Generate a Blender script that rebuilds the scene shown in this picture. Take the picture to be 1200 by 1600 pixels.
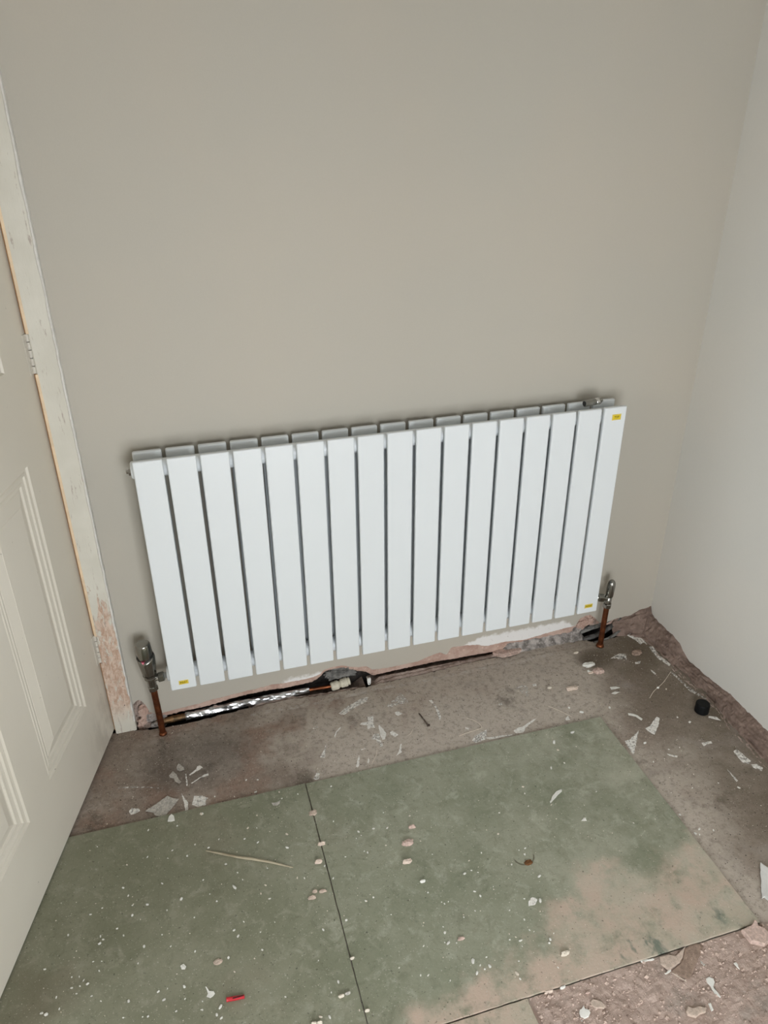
import bpy, bmesh, math, random
from mathutils import Vector, Matrix, noise
for o in list(bpy.data.objects): bpy.data.objects.remove(o)
S = bpy.context.scene; C = S.collection
R = random.Random(7)

# ---------------------------------------------------------------- camera
cam = bpy.data.cameras.new('camera'); co = bpy.data.objects.new('camera', cam); C.objects.link(co)
cam.sensor_fit = 'VERTICAL'; cam.sensor_height = 36.0; cam.lens = 1184.12 / 1600 * 36.0; cam.clip_start = .05
right = Vector((0.9594996, -0.2816546, -0.0055908)); up = Vector((0.1356812, 0.4446444, 0.8853711)); fwd = Vector((0.2468830, 0.8502717, -0.4648514))
m = Matrix((right, up, -fwd)).transposed().to_4x4(); m.translation = (0.0987244, -1.5867401, 1.3814574)
co.matrix_world = m; S.camera = co

# ---------------------------------------------------------------- sky, daylight, exposure
W = bpy.data.worlds.new('sky'); S.world = W; W.use_nodes = True
wn = W.node_tree.nodes; wn.clear()
bg = wn.new('ShaderNodeBackground'); wo = wn.new('ShaderNodeOutputWorld')
bg.inputs[0].default_value = (0.93, 0.97, 1.0, 1); bg.inputs[1].default_value = 7.0        # even overcast sky
W.node_tree.links.new(bg.outputs[0], wo.inputs[0])
ROOM = dict(x0=-1.75, x1=1.395, y0=-2.0, z1=2.42)
WIN = dict(x0=-.05, x1=.85, z0=.12, z1=1.22)
ADDED_WIN = dict(y0=-1.88, y1=-1.08, z0=.45, z1=1.45)                      # unseen left-wall window, added to brighten the right wall
pl = bpy.data.lights.new('window_portal', 'AREA'); pl.shape = 'RECTANGLE'; pl.size = WIN['x1'] - WIN['x0']; pl.size_y = WIN['z1'] - WIN['z0']
pl.cycles.is_portal = True
po = bpy.data.objects.new('window_portal', pl); C.objects.link(po)
po.location = ((WIN['x0'] + WIN['x1']) / 2, ROOM['y0'] - .10, (WIN['z0'] + WIN['z1']) / 2); po.rotation_euler = (math.pi / 2, 0, 0)
pl2 = bpy.data.lights.new('added_window_portal', 'AREA'); pl2.shape = 'RECTANGLE'; pl2.size = ADDED_WIN['y1'] - ADDED_WIN['y0']; pl2.size_y = ADDED_WIN['z1'] - ADDED_WIN['z0']
pl2.cycles.is_portal = True
po2 = bpy.data.objects.new('added_window_portal', pl2); C.objects.link(po2)
po2.location = (ROOM['x0'] - .10, (ADDED_WIN['y0'] + ADDED_WIN['y1']) / 2, (ADDED_WIN['z0'] + ADDED_WIN['z1']) / 2); po2.rotation_euler = (math.pi / 2, 0, -math.pi / 2)
S.view_settings.view_transform = 'Standard'; S.view_settings.look = 'None'; S.view_settings.gamma = 1.0
S.view_settings.use_curve_mapping = False; S.view_settings.exposure = 0.78

# ---------------------------------------------------------------- measured outlines (metres)
CRUMBS=[[-0.019,-0.356,1.9],[-0.08,-0.349,1.9],[-0.185,-0.362,1.4],[-0.083,-0.419,1.9],[-0.042,-0.434,1.4],[-0.032,-0.417,1.9],[-0.003,-0.44,1.9],[0.015,-0.416,1.9],[-0.124,-0.426,1.8],[-0.055,-0.492,2.2],[-0.131,-0.479,2.7],[-0.121,-0.5,2.2],[-0.113,-0.524,1.8],[-0.085,-0.531,2.2],[-0.048,-0.554,1.7],[0.002,-0.585,1.7],[-0.02,-0.538,4.0],[-0.113,-0.546,3.0],[-0.17,-0.513,1.7],[-0.191,-0.521,2.2],[-0.248,-0.479,1.3],[-0.23,-0.553,2.5],[-0.141,-0.566,2.1],[-0.129,-0.584,1.7],[-0.171,-0.573,2.1],[-0.166,-0.581,2.1],[-0.172,-0.588,3.3],[-0.092,-0.617,3.3],[-0.059,-0.603,1.3],[-0.044,-0.631,1.7],[-0.001,-0.654,2.1],[-0.182,-0.62,1.2],[-0.167,-0.624,1.2],[-0.171,-0.641,1.6],[-0.103,-0.647,1.2],[-0.266,-0.61,2.0],[-0.024,-0.678,3.6],[-0.218,-0.639,1.6],[-0.205,-0.642,1.6],[-0.197,-0.651,1.6],[-0.19,-0.66,2.4],[-0.217,-0.659,2.0],[-0.208,-0.672,1.6],[-0.203,-0.66,1.6],[-0.242,-0.669,1.9],[-0.182,-0.684,1.6],[-0.166,-0.698,1.6],[-0.119,-0.712,3.1],[-0.069,-0.71,2.3],[-0.06,-0.727,2.3],[-0.024,-0.736,1.6],[-0.024,-0.714,2.3],[-0.053,-0.709,1.2],[-0.235,-0.691,1.5],[-0.264,-0.69,2.7],[-0.256,-0.695,3.1],[-0.128,-0.738,1.9],[-0.087,-0.748,1.9],[-0.04,-0.753,1.9],[-0.096,-0.746,1.1],[0.004,-0.764,1.2],[0.034,-0.339,2.9],[0.142,-0.264,2.6],[0.168,-0.271,2.1],[0.067,-0.292,2.0],[0.11,-0.305,2.0],[0.158,-0.306,3.1],[0.21,-0.327,2.0],[0.25,-0.345,2.0],[0.213,-0.347,2.0],[0.035,-0.338,2.9],[0.152,-0.378,2.0],[0.128,-0.406,2.4],[0.147,-0.411,1.4],[0.118,-0.432,1.9],[0.015,-0.416,1.9],[0.065,-0.417,1.9],[0.042,-0.432,1.9],[-0.003,-0.44,1.9],[0.073,-0.483,2.3],[0.173,-0.502,1.4],[0.094,-0.51,1.8],[0.154,-0.517,1.4],[0.025,-0.507,1.8],[0.102,-0.529,1.3],[0.06,-0.527,1.3],[0.145,-0.555,2.2],[0.133,-0.571,1.8],[0.084,-0.542,4.0],[0.209,-0.557,2.2],[0.223,-0.562,1.8],[0.148,-0.587,2.2],[0.047,-0.563,2.2],[0.035,-0.543,1.3],[0.207,-0.446,3.3],[0.202,-0.48,2.8],[0.144,-0.449,2.3],[0.279,-0.579,2.3],[0.328,-0.345,2.0],[0.311,-0.442,2.0],[0.423,-0.451,1.5],[0.39,-0.486,2.9],[0.419,-0.493,1.9],[0.357,-0.484,2.4],[0.36,-0.495,1.4],[0.348,-0.499,1.4],[0.404,-0.534,2.3],[0.356,-0.535,1.4],[0.362,-0.54,1.9],[0.315,-0.537,1.4],[0.33,-0.646,2.2],[0.345,-0.643,1.8],[0.268,-0.546,1.8],[0.073,-0.633,2.5],[0.079,-0.647,2.5],[-0.024,-0.714,2.4],[0.005,-0.749,1.1],[0.003,-0.763,1.6],[0.034,-0.768,3.1],[0.027,-0.779,2.3],[0.034,-0.787,2.3],[0.002,-0.585,1.7],[0.093,-0.621,1.7],[0.057,-0.684,2.5],[0.103,-0.699,1.6],[0.065,-0.713,2.0],[0.146,-0.783,1.6],[0.236,-0.681,2.5],[0.283,-0.674,2.5],[0.15,-0.639,1.3],[0.215,-0.736,1.2],[0.241,-0.784,2.4],[0.225,-0.799,1.6],[0.198,-0.833,2.7],[0.213,-0.838,2.7],[0.265,-0.842,1.9],[0.119,-0.687,2.1],[0.121,-0.651,1.3],[0.369,-0.688,1.3],[0.281,-0.664,1.3],[0.752,-0.473,2.6],[0.747,-0.492,2.0],[0.739,-0.527,2.0],[0.79,-0.538,2.0],[0.644,-0.576,2.9],[0.624,-0.559,1.4],[0.669,-0.525,1.5],[0.476,-0.476,2.4],[0.418,-0.493,1.9],[0.404,-0.534,1.9],[0.478,-0.545,1.4],[0.559,-0.619,1.8],[0.591,-0.609,1.4],[0.555,-0.642,1.8],[0.539,-0.645,2.7],[0.566,-0.65,1.4],[0.453,-0.664,1.8],[0.543,-0.688,2.2],[0.55,-0.701,3.1],[0.329,-0.646,2.2],[0.346,-0.643,1.8],[0.659,-0.744,3.5],[0.682,-0.694,4.1],[0.632,-0.731,1.3],[0.64,-0.653,1.8],[0.676,-0.639,2.3],[0.684,-0.625,1.9],[0.669,-0.626,1.4],[0.621,-0.68,1.3],[0.491,-0.583,1.4],[0.453,-0.663,1.8],[0.476,-0.696,1.7],[0.472,-0.691,1.3],[0.485,-0.694,1.3],[0.502,-0.733,1.7],[0.583,-0.689,1.3],[0.538,-0.73,1.3],[0.528,-0.727,1.3],[0.593,-0.745,1.7],[0.631,-0.731,1.7],[0.649,-0.764,1.7],[0.612,-0.771,2.1],[0.612,-0.793,1.7],[0.619,-0.798,1.3],[0.653,-0.812,1.7],[0.641,-0.821,2.9],[0.636,-0.827,2.5],[0.587,-0.807,2.5],[0.572,-0.789,1.7],[0.568,-0.8,2.1],[0.581,-0.798,1.7],[0.585,-0.818,1.3],[0.409,-0.765,1.6],[0.457,-0.74,1.7],[0.456,-0.752,2.5],[0.455,-0.773,2.9],[0.449,-0.77,1.7],[0.47,-0.777,1.6],[0.513,-0.818,1.6],[0.486,-0.818,3.3],[0.496,-0.829,2.4],[0.512,-0.835,2.8],[0.501,-0.838,2.0],[0.485,-0.84,2.8],[0.554,-0.862,3.2],[0.567,-0.842,1.6],[0.399,-0.819,1.6],[0.386,-0.815,1.6],[0.353,-0.791,1.6],[0.434,-0.839,1.2],[0.555,-0.872,1.6],[0.63,-0.873,1.6],[0.421,-0.727,1.3],[0.985,-0.262,3.5],[1.008,-0.287,4.6],[1.103,-0.429,3.2],[1.088,-0.488,2.6],[1.147,-0.464,1.6],[1.176,-0.466,1.6],[1.119,-0.487,1.6],[1.053,-0.64,2.9],[1.098,-0.696,2.4],[1.07,-0.685,2.9],[1.055,-0.692,3.4],[1.062,-0.697,1.9],[1.127,-0.583,2.0],[1.072,-0.581,1.5],[1.23,-0.613,3.0],[1.235,-0.374,2.8],[1.254,-0.398,3.4],[0.946,-0.351,3.9],[0.886,-0.367,3.8],[0.883,-0.393,2.7],[0.878,-0.435,2.1],[0.84,-0.595,3.9],[0.906,-0.534,1.5],[0.84,-0.441,2.6],[0.939,-0.634,1.4],[1.194,-0.588,1.5],[1.253,-0.262,3.5],[1.272,-0.272,2.4],[1.087,-0.292,2.9],[1.109,-0.15,5.0]]
SMEARS=[[[[0.4012,-0.1089],[0.4239,-0.0932],[0.4737,-0.0695],[0.4914,-0.0696],[0.4835,-0.0855],[0.4487,-0.0981],[0.4144,-0.1178]],0,0.55],[[[0.4702,-0.142],[0.4852,-0.1445],[0.4789,-0.1649],[0.4782,-0.1866],[0.4691,-0.1819],[0.459,-0.186],[0.4607,-0.1714],[0.4442,-0.1645],[0.4501,-0.1583],[0.4682,-0.1597]],0,0.7],[[[0.4887,-0.1806],[0.492,-0.1808],[0.4966,-0.1941],[0.4996,-0.2145],[0.4913,-0.2312],[0.4843,-0.2318],[0.4839,-0.2137]],0,1],[[[0.4582,-0.2213],[0.4718,-0.2023],[0.4824,-0.2094],[0.4799,-0.2278],[0.4804,-0.2543],[0.4716,-0.2517],[0.4684,-0.2244]],0,0.45],[[[0.5097,-0.2117],[0.5176,-0.209],[0.5276,-0.2268],[0.5192,-0.2312],[0.5096,-0.2214]],0,0.9],[[[0.5278,-0.1176],[0.5538,-0.0997],[0.5791,-0.081],[0.5863,-0.1007],[0.5887,-0.121],[0.5679,-0.1211],[0.5374,-0.1247]],0,0.3],[[[0.5422,-0.1471],[0.5514,-0.1457],[0.5602,-0.1567],[0.5478,-0.162],[0.5426,-0.1555]],0,0.7],[[[0.6429,-0.1286],[0.6515,-0.1299],[0.6517,-0.142],[0.6468,-0.1431]],0,0.95],[[[0.6503,-0.1416],[0.6545,-0.1548],[0.6554,-0.1769],[0.652,-0.2006],[0.6449,-0.2074],[0.6482,-0.1789]],0,0.5],[[[0.5019,-0.2919],[0.5122,-0.2804],[0.5237,-0.2579],[0.5257,-0.2585],[0.5178,-0.2802],[0.5185,-0.2849],[0.5098,-0.2881]],0,0.9],[[[0.6984,-0.2487],[0.7066,-0.2571],[0.7023,-0.2605],[0.6969,-0.2561]],0,0.8],[[[0.6976,-0.2969],[0.7096,-0.2852],[0.7466,-0.273],[0.7334,-0.3038],[0.698,-0.3064]],0,0.4],[[[0.8101,-0.2979],[0.8205,-0.2913],[0.836,-0.29],[0.8468,-0.2872],[0.8765,-0.2741],[0.8862,-0.2729],[0.8796,-0.277],[0.8455,-0.2948],[0.8308,-0.31],[0.8133,-0.3067]],0,0.8],[[[0.731,-0.2993],[0.7684,-0.3028],[0.8015,-0.307],[0.8017,-0.3097],[0.7407,-0.3068]],0,0.75],[[[0.7001,-0.3014],[0.7312,-0.2955],[0.7301,-0.3047],[0.7031,-0.3079]],0,0.5],[[[0.9347,-0.1496],[0.9459,-0.1497],[0.9441,-0.1584],[0.9342,-0.1585]],0,0.5],[[[0.8148,-0.1953],[0.8238,-0.1937],[0.8227,-0.2002],[0.8142,-0.2002]],0,0.6],[[[0.9562,-0.296],[0.9685,-0.2874],[0.9661,-0.303],[0.9558,-0.3023]],0,0.7],[[[0.879,-0.1532],[0.9134,-0.1409],[0.9198,-0.1474],[0.9026,-0.1958],[0.89,-0.17]],0,0.18],[[[1.1332,-0.3842],[1.1479,-0.3816],[1.1853,-0.3566],[1.1895,-0.3627],[1.1737,-0.3821],[1.1433,-0.4106],[1.1382,-0.4045]],0,0.7],[[[1.0586,-0.4081],[1.0738,-0.4081],[1.1131,-0.3867],[1.0905,-0.4131],[1.0691,-0.4381],[1.0543,-0.4555],[1.0565,-0.4343]],0,0.6],[[[1.3146,-0.3929],[1.3329,-0.4019],[1.3344,-0.416],[1.3237,-0.4089],[1.3107,-0.3981]],0,0.8],[[[1.2941,-0.5143],[1.3073,-0.5117],[1.3096,-0.5363],[1.313,-0.5523],[1.3031,-0.5599],[1.2911,-0.55],[1.2918,-0.531]],0,0.55],[[[1.3054,-0.5614],[1.3191,-0.5647],[1.3253,-0.5791],[1.3157,-0.5862],[1.3049,-0.573]],0,0.6],[[[1.3333,-0.0991],[1.3458,-0.0997],[1.3393,-0.1471],[1.3467,-0.1851],[1.3382,-0.1913],[1.3272,-0.1525]],0,0.5],[[[1.33,-0.2091],[1.3349,-0.2938],[1.3517,-0.3359],[1.3476,-0.3388],[1.3284,-0.2972],[1.3257,-0.2124]],0,0.3],[[[1.2371,-0.4684],[1.2634,-0.4704],[1.262,-0.4772],[1.2465,-0.4757],[1.2358,-0.48]],0,0.7],[[[1.2413,-0.5581],[1.2422,-0.595],[1.2373,-0.5967],[1.2402,-0.564]],0,0.6],[[[1.2202,-0.1112],[1.2399,-0.1062],[1.2465,-0.1191],[1.232,-0.1256],[1.2157,-0.1219]],0,0.35],[[[1.2548,-0.1486],[1.2736,-0.1483],[1.2664,-0.1562],[1.2524,-0.1555]],0,0.6],[[[1.134,-0.475],[1.1555,-0.488],[1.1507,-0.4922],[1.1362,-0.4822]],0,0.5],[[[1.3058,-0.0392],[1.3148,-0.0449],[1.3313,-0.0507],[1.3399,-0.0608],[1.3351,-0.0873],[1.3307,-0.0749],[1.3162,-0.0817],[1.3148,-0.0645]],0,0.55],[[[1.1985,-0.1127],[1.232,-0.1016],[1.2506,-0.109],[1.2387,-0.1318],[1.2389,-0.1179],[1.2179,-0.1186]],0,0.45],[[[1.279,-0.1885],[1.2823,-0.1962],[1.2828,-0.2097],[1.2783,-0.211],[1.2764,-0.1978]],0,0.5],[[[-0.0058,-0.2601],[-0.0003,-0.2762],[0.0073,-0.2927],[0.0061,-0.312],[0.0002,-0.3189],[-0.0019,-0.2871]],0,0.75],[[[0.0153,-0.3008],[0.0212,-0.2769],[0.0382,-0.2805],[0.0524,-0.292],[0.0454,-0.2984],[0.0454,-0.3112],[0.0273,-0.3113]],0,0.65],[[[-0.1213,-0.278],[-0.1151,-0.2716],[-0.1005,-0.2773],[-0.0979,-0.285],[-0.1099,-0.2897],[-0.1171,-0.2903]],0,0.6],[[[0.006,-0.2039],[0.0086,-0.2046],[0.0093,-0.2412],[0.0071,-0.242]],0,0.6],[[[0.0146,-0.2095],[0.0334,-0.195],[0.035,-0.1876],[0.0408,-0.1862],[0.0473,-0.1951],[0.0398,-0.2],[0.0318,-0.2023],[0.0166,-0.2116]],0,0.75],[[[0.0173,-0.2361],[0.0495,-0.2184],[0.0585,-0.218],[0.0591,-0.2244],[0.0424,-0.224],[0.0194,-0.2382]],0,0.75],[[[-0.1483,-0.2023],[-0.1184,-0.2065],[-0.0669,-0.2231],[-0.0521,-0.2311],[-0.067,-0.2254],[-0.1183,-0.2095]],0,0.3],[[[0.3718,-0.1878],[0.3781,-0.1723],[0.3941,-0.1574],[0.3946,-0.1615],[0.3807,-0.1731],[0.3732,-0.1901]],0,0.8],[[[0.4014,-0.2921],[0.4153,-0.2641],[0.4161,-0.2662],[0.4083,-0.2941],[0.403,-0.3013],[0.3994,-0.2978]],0,0.95],[[[0.4328,-0.2838],[0.4364,-0.2777],[0.434,-0.2912],[0.4305,-0.2972],[0.4288,-0.2925]],0,0.95],[[[0.323,-0.2437],[0.3382,-0.2228],[0.3474,-0.1994],[0.3478,-0.2034],[0.3338,-0.2487]],0,0.5],[[[0.2946,-0.3048],[0.3058,-0.2878],[0.3124,-0.2932],[0.3063,-0.31],[0.2984,-0.311]],0,0.55],[[[0.4237,-0.2477],[0.4365,-0.2456],[0.4365,-0.2485],[0.4242,-0.2508]],0,0.7],[[[0.3253,-0.1427],[0.3398,-0.1392],[0.3396,-0.143],[0.3274,-0.1457]],0,0.5],[[[0.9452,-0.9884],[0.9649,-0.9803],[0.9916,-0.9842],[0.9893,-0.9896],[0.9525,-1.0328],[0.9392,-1.0194],[0.9383,-1.0096],[0.9343,-1.0008]],0,0.55],[[[0.8174,-0.966],[0.8349,-0.9615],[0.8447,-0.9664],[0.8527,-0.9736],[0.8389,-0.9744],[0.8227,-0.9724]],0,0.5],[[[0.8524,-0.9755],[0.8601,-0.9816],[0.8541,-0.9866],[0.8522,-0.9802]],0,0.8],[[[0.9201,-0.9045],[0.9383,-0.9023],[0.9485,-0.9075],[0.9383,-0.9207],[0.9166,-0.9185]],0,0.35],[[[0.9329,-0.9688],[0.9357,-0.9696],[0.9275,-0.9968],[0.9244,-0.9978]],0,0.35],[[[0.5753,-0.9282],[0.5868,-0.9279],[0.5836,-0.9381],[0.5756,-0.9338]],0,0.5],[[[0.6244,-0.9629],[0.6314,-0.9632],[0.6297,-0.9699],[0.6227,-0.9678]],0,0.5],[[[0.8476,-0.9594],[0.902,-0.9226],[0.8974,-0.9379],[0.8641,-0.9643]],0,0.4],[[[0.7713,-0.9714],[0.7946,-0.9689],[0.8057,-0.9779],[0.7952,-0.9898],[0.7668,-0.9906]],0,0.2],[[[0.6372,-0.7377],[0.6481,-0.7323],[0.6553,-0.7403],[0.6455,-0.7488],[0.6323,-0.7477]],0.006,0.8]]
FLAKES=[["plaster_flake","large grey speckled paint flake lying just behind the left green board edge",[[-0.0855,-0.2923],[-0.0788,-0.2866],[-0.0533,-0.2718],[-0.037,-0.2618],[-0.0257,-0.2715],[-0.0121,-0.2784],[-0.0223,-0.2909],[-0.0466,-0.3194],[-0.0647,-0.3095],[-0.0686,-0.2993]],0,1.2,5,"flakegrey"],["paint_flake","oblong grey paint flake on brown floor below the thermostatic valve",[[-0.0313,-0.1988],[-0.022,-0.1877],[-0.0137,-0.1995],[-0.0091,-0.2177],[-0.0041,-0.2282],[-0.0091,-0.2321],[-0.018,-0.221],[-0.0208,-0.2096],[-0.0283,-0.2064]],0,1,3,"flakegrey"],["paint_flake","pointed grey paint flake just behind the oblong one near the door",[[-0.0126,-0.1771],[-0.0072,-0.1661],[0.0039,-0.183],[0.0049,-0.1927],[-0.0067,-0.1932],[-0.0119,-0.1861]],0,1,3,"flakegrey"],["paint_flake","chunky white paint flake on the rear edge of the left green board",[[-0.0387,-0.3383],[-0.0355,-0.3268],[-0.0298,-0.3213],[-0.0246,-0.3282],[-0.0238,-0.341],[-0.0306,-0.3408]],0.006,2,1.5,"white"],["paint_flake","long curved white paint flake on the right green board",[[0.7895,-0.5348],[0.7906,-0.5296],[0.8061,-0.5152],[0.8183,-0.5074],[0.8322,-0.5057],[0.8309,-0.5111],[0.8181,-0.5169],[0.8037,-0.5259]],0.006,1,2,"white"],["paint_flake","white paint flake with a pointed tail left of the red plug",[[0.0119,-0.7261],[0.0141,-0.7268],[0.0179,-0.7349],[0.0255,-0.7371],[0.0273,-0.7423],[0.0236,-0.7458],[0.019,-0.7478],[0.0127,-0.7436],[0.0153,-0.7387]],0.006,1,2,"white"],["paint_flake","five-sided white paint flake near the bottom left on green board",[[-0.0288,-0.6746],[-0.0229,-0.6727],[-0.0187,-0.6788],[-0.0212,-0.683],[-0.0268,-0.6813]],0.006,1.5,1,"white"],["paint_flake","ragged grey-white flake near the seam top on left green board",[[0.1879,-0.3531],[0.2006,-0.3551],[0.2085,-0.3518],[0.2056,-0.3603],[0.1992,-0.364],[0.1909,-0.3615]],0.006,1,1,"flakegrey"],["paint_flake","triangular white flake in the middle of the right green board",[[0.832,-0.5966],[0.8417,-0.5906],[0.8441,-0.6002]],0.006,1,1,"white"],["paint_flake","pair-tipped white sliver behind the right board corner",[[1.1208,-0.3249],[1.1338,-0.3313],[1.1406,-0.3383],[1.1453,-0.3543],[1.1395,-0.3575],[1.1348,-0.3414],[1.1185,-0.3316]],0,1,1,"white"],["paint_flake","white sliver beside the peach plaster lump",[[1.1307,-0.2217],[1.147,-0.2239],[1.1558,-0.2319],[1.1381,-0.232],[1.1285,-0.2318]],0,1,1,"white"],["paint_flake","small curled white sliver in front of the first sliver near peach lump",[[1.1203,-0.2453],[1.1342,-0.2416],[1.1444,-0.2473],[1.1287,-0.2505]],0,1,1,"white"],["plaster_chip","white triangular plaster chip at the foot of the right corner",[[1.3021,-0.0342],[1.3271,-0.0257],[1.3144,-0.0486],[1.3081,-0.0475]],0,3,2,"white"],["plaster_sliver","long white sliver along the front edge of the right board",[[0.7815,-0.903],[0.8067,-0.9056],[0.8076,-0.9083],[0.7817,-0.9068]],0,2,1,"white"],["plaster_sliver","short white stick on pink rubble at the bottom edge",[[0.8519,-1.0029],[0.8569,-1.0033],[0.8536,-1.0145],[0.849,-1.0154]],0,2.5,0.5,"white"],["plaster_sliver","short white sliver on the tan broken chunk in pink rubble",[[0.8103,-0.936],[0.8251,-0.9319],[0.8242,-0.9353],[0.8118,-0.9376]],0,2,1,"white"],["filler_blob","round white filler blob with pointed top at the bottom edge",[[0.6317,-0.9487],[0.6358,-0.948],[0.6419,-0.9439],[0.6415,-0.9497],[0.6473,-0.9533],[0.6472,-0.9579],[0.6406,-0.9632],[0.6323,-0.9634],[0.6279,-0.9585],[0.6288,-0.9524]],0,3,0,"filler"],["filler_blob","white oval filler drip with a long thin tail on pink rubble",[[0.876,-0.9649],[0.8837,-0.9636],[0.8888,-0.9687],[0.8867,-0.9749],[0.8781,-0.9812],[0.877,-0.9857],[0.8776,-0.9935],[0.8805,-0.9997],[0.8791,-1.0001],[0.874,-0.9925],[0.8745,-0.983],[0.8754,-0.9775],[0.8736,-0.971]],0,2,0,"filler"],["filler_blob","small cream filler drip on the pink rubble right of the oval one",[[0.9425,-0.9554],[0.9475,-0.9549],[0.9483,-0.9596],[0.9459,-0.9636],[0.9451,-0.968],[0.9434,-0.9628]],0,2,0,"filler"],["plasterboard_scrap","white torn board scrap standing out at the right frame edge",[[1.1333,-0.7968],[1.1412,-0.8117],[1.1621,-0.8455],[1.1188,-0.9078],[1.0924,-0.8689],[1.09,-0.861],[1.0832,-0.8618]],0,4,6,"scrap"],["hardboard_scrap","flat brown scrap sheet tucked under the front edge of right board",[[0.8571,-0.9228],[0.8754,-0.9052],[0.9006,-0.9041],[0.9107,-0.9125],[0.8464,-0.958],[0.8383,-0.9507],[0.8238,-0.9364],[0.85,-0.9279]],0,2.5,0,"pinkbrown"],["plaster_chunk","tan broken plaster slab against the front edge of the right board",[[0.8185,-0.9082],[0.8359,-0.9092],[0.8511,-0.9169],[0.8754,-0.9052],[0.8623,-0.9171],[0.8482,-0.9274],[0.8371,-0.9302],[0.8213,-0.9336],[0.8134,-0.9191]],0,5,1,"pinktan"],["plaster_chunk","flat tan plaster piece at the bottom edge below the oval drip",[[0.8055,-1.0039],[0.8131,-0.9979],[0.8186,-1.0023],[0.8312,-1.0027],[0.8416,-1.0091],[0.8377,-1.0144],[0.8272,-1.014],[0.8166,-1.0167],[0.8049,-1.0092]],0,5,1,"pinktan"],["plaster_chunk","large pink plaster chunk at the right corner of the green board",[[0.9948,-0.9093],[1.0215,-0.9061],[1.0314,-0.9],[1.0338,-0.903],[1.0317,-0.9114],[1.0396,-0.9193],[1.0407,-0.9295],[1.0346,-0.9408],[1.0172,-0.9458],[0.9971,-0.9328],[0.9963,-0.925]],0,9,4,"pink"],["plaster_chunk","curved tan plaster piece beside the round filler blob",[[0.6555,-0.9427],[0.6614,-0.9398],[0.6681,-0.9427],[0.6752,-0.9485],[0.6776,-0.9567],[0.6731,-0.9591],[0.6664,-0.9562],[0.6593,-0.9541],[0.6554,-0.9483]],0,4,2,"pinktan"]]
CHUNKS=[["white plaster lump with a dark middle behind the pink lump by right pipe",1.1227,-0.1235,0.0,0.0173,0.0079,0.009,"white"],["pink crumbly plaster lump near the copper pipe of the right valve",1.1345,-0.1553,0.0,0.0137,0.0104,0.011,"pink"],["peach elongated plaster lump on brown floor behind right board",1.0287,-0.1978,0.0,0.0158,0.0072,0.009,"peach"],["small cream pebble left of the peach plaster lump",0.9719,-0.178,0.0,0.0058,0.0031,0.006,"cream"],["brown pointed plaster lump close to the right corner",1.2819,-0.1161,0.0,0.0141,0.0081,0.011,"pinkbrown"],["upper pink plaster pebble in the row of three on right board",0.4709,-0.5068,0.006,0.0073,0.0033,0.008,"pink"],["largest pink plaster pebble in the row of three on right board",0.4496,-0.5431,0.006,0.0104,0.0059,0.01,"pink"],["broken pink plaster pebble, lowest of the row of three",0.4343,-0.5861,0.006,0.009,0.0041,0.008,"peach"],["pale pink plaster pebble left of the board seam",0.2585,-0.5337,0.006,0.0077,0.0035,0.008,"peach"],["pale tan plaster pebble sitting on the board seam",0.2735,-0.4926,0.006,0.0072,0.0033,0.008,"peach"],["tan plaster pebble at the top of the board seam",0.2722,-0.4078,0.006,0.0082,0.0062,0.006,"pinktan"],["wedge of tan plaster, right of three pieces left of the seam",0.2526,-0.6014,0.006,0.0067,0.0031,0.005,"pinktan"],["narrow tan plaster bit, uppermost of three pieces left of the seam",0.2371,-0.5975,0.006,0.0049,0.0032,0.005,"pinktan"],["tan plaster bit, lowest of three pieces left of the seam",0.2294,-0.6098,0.006,0.0073,0.0033,0.006,"pinktan"],["brownish pink flat plaster chip above the red plug",0.0376,-0.6863,0.006,0.0074,0.0049,0.004,"pinktan"],["white cube of plaster in the middle of right board",0.4508,-0.6381,0.006,0.0056,0.0025,0.006,"white"],["pale plaster stone near the front edge of the right board",0.6538,-0.854,0.006,0.0074,0.0033,0.008,"cream"],["cream plaster pebble on the seam near the bottom",0.2754,-0.7508,0.006,0.004,0.0018,0.006,"cream"],["cream crumb left of the seam near the bottom, larger of two",0.2399,-0.8105,0.006,0.0054,0.0025,0.006,"cream"],["grey crumb left of the seam near the bottom, beside the cream one",0.2524,-0.8091,0.006,0.0049,0.0022,0.006,"flakegrey"],["cream pebble right of the seam at the very bottom",0.2778,-0.847,0.006,0.0043,0.0019,0.006,"cream"],["pale block of plaster in the gap at the board front edge",0.5946,-0.9055,0.0,0.0066,0.003,0.006,"peach"],["white round pebble in the gap at the board front edge",0.6212,-0.9064,0.0,0.0049,0.0022,0.006,"white"],["small pink block on rubble left of the curved tan piece",0.6592,-0.927,0.0,0.0038,0.0017,0.005,"pink"],["pair of pink plaster crumbs stuck together on right board",0.481,-0.7725,0.006,0.0063,0.0029,0.005,"pink"],["left cream stone at the very bottom edge left of the seam",0.1847,-0.8417,0.006,0.0047,0.0021,0.007,"cream"],["right cream stone at the very bottom edge left of the seam",0.1943,-0.8435,0.006,0.0047,0.0021,0.007,"cream"],["pale pink lump in front of the white lump by right pipe",1.1115,-0.1534,0.0,0.0069,0.0039,0.005,"peach"],["small white pebble between the right pipe and the white lump",1.1159,-0.0631,0.0,0.0071,0.0032,0.005,"cream"],["brown dead leaf bit on ring stained spot of right board",0.6749,-0.6586,0.006,0.0083,0.0055,0.004,"leaf"],["pink ragged lump in the broken strip under the radiator right side",0.9244,-0.0069,0.0,0.0389,0.0177,0.008,"pink"]]
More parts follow.
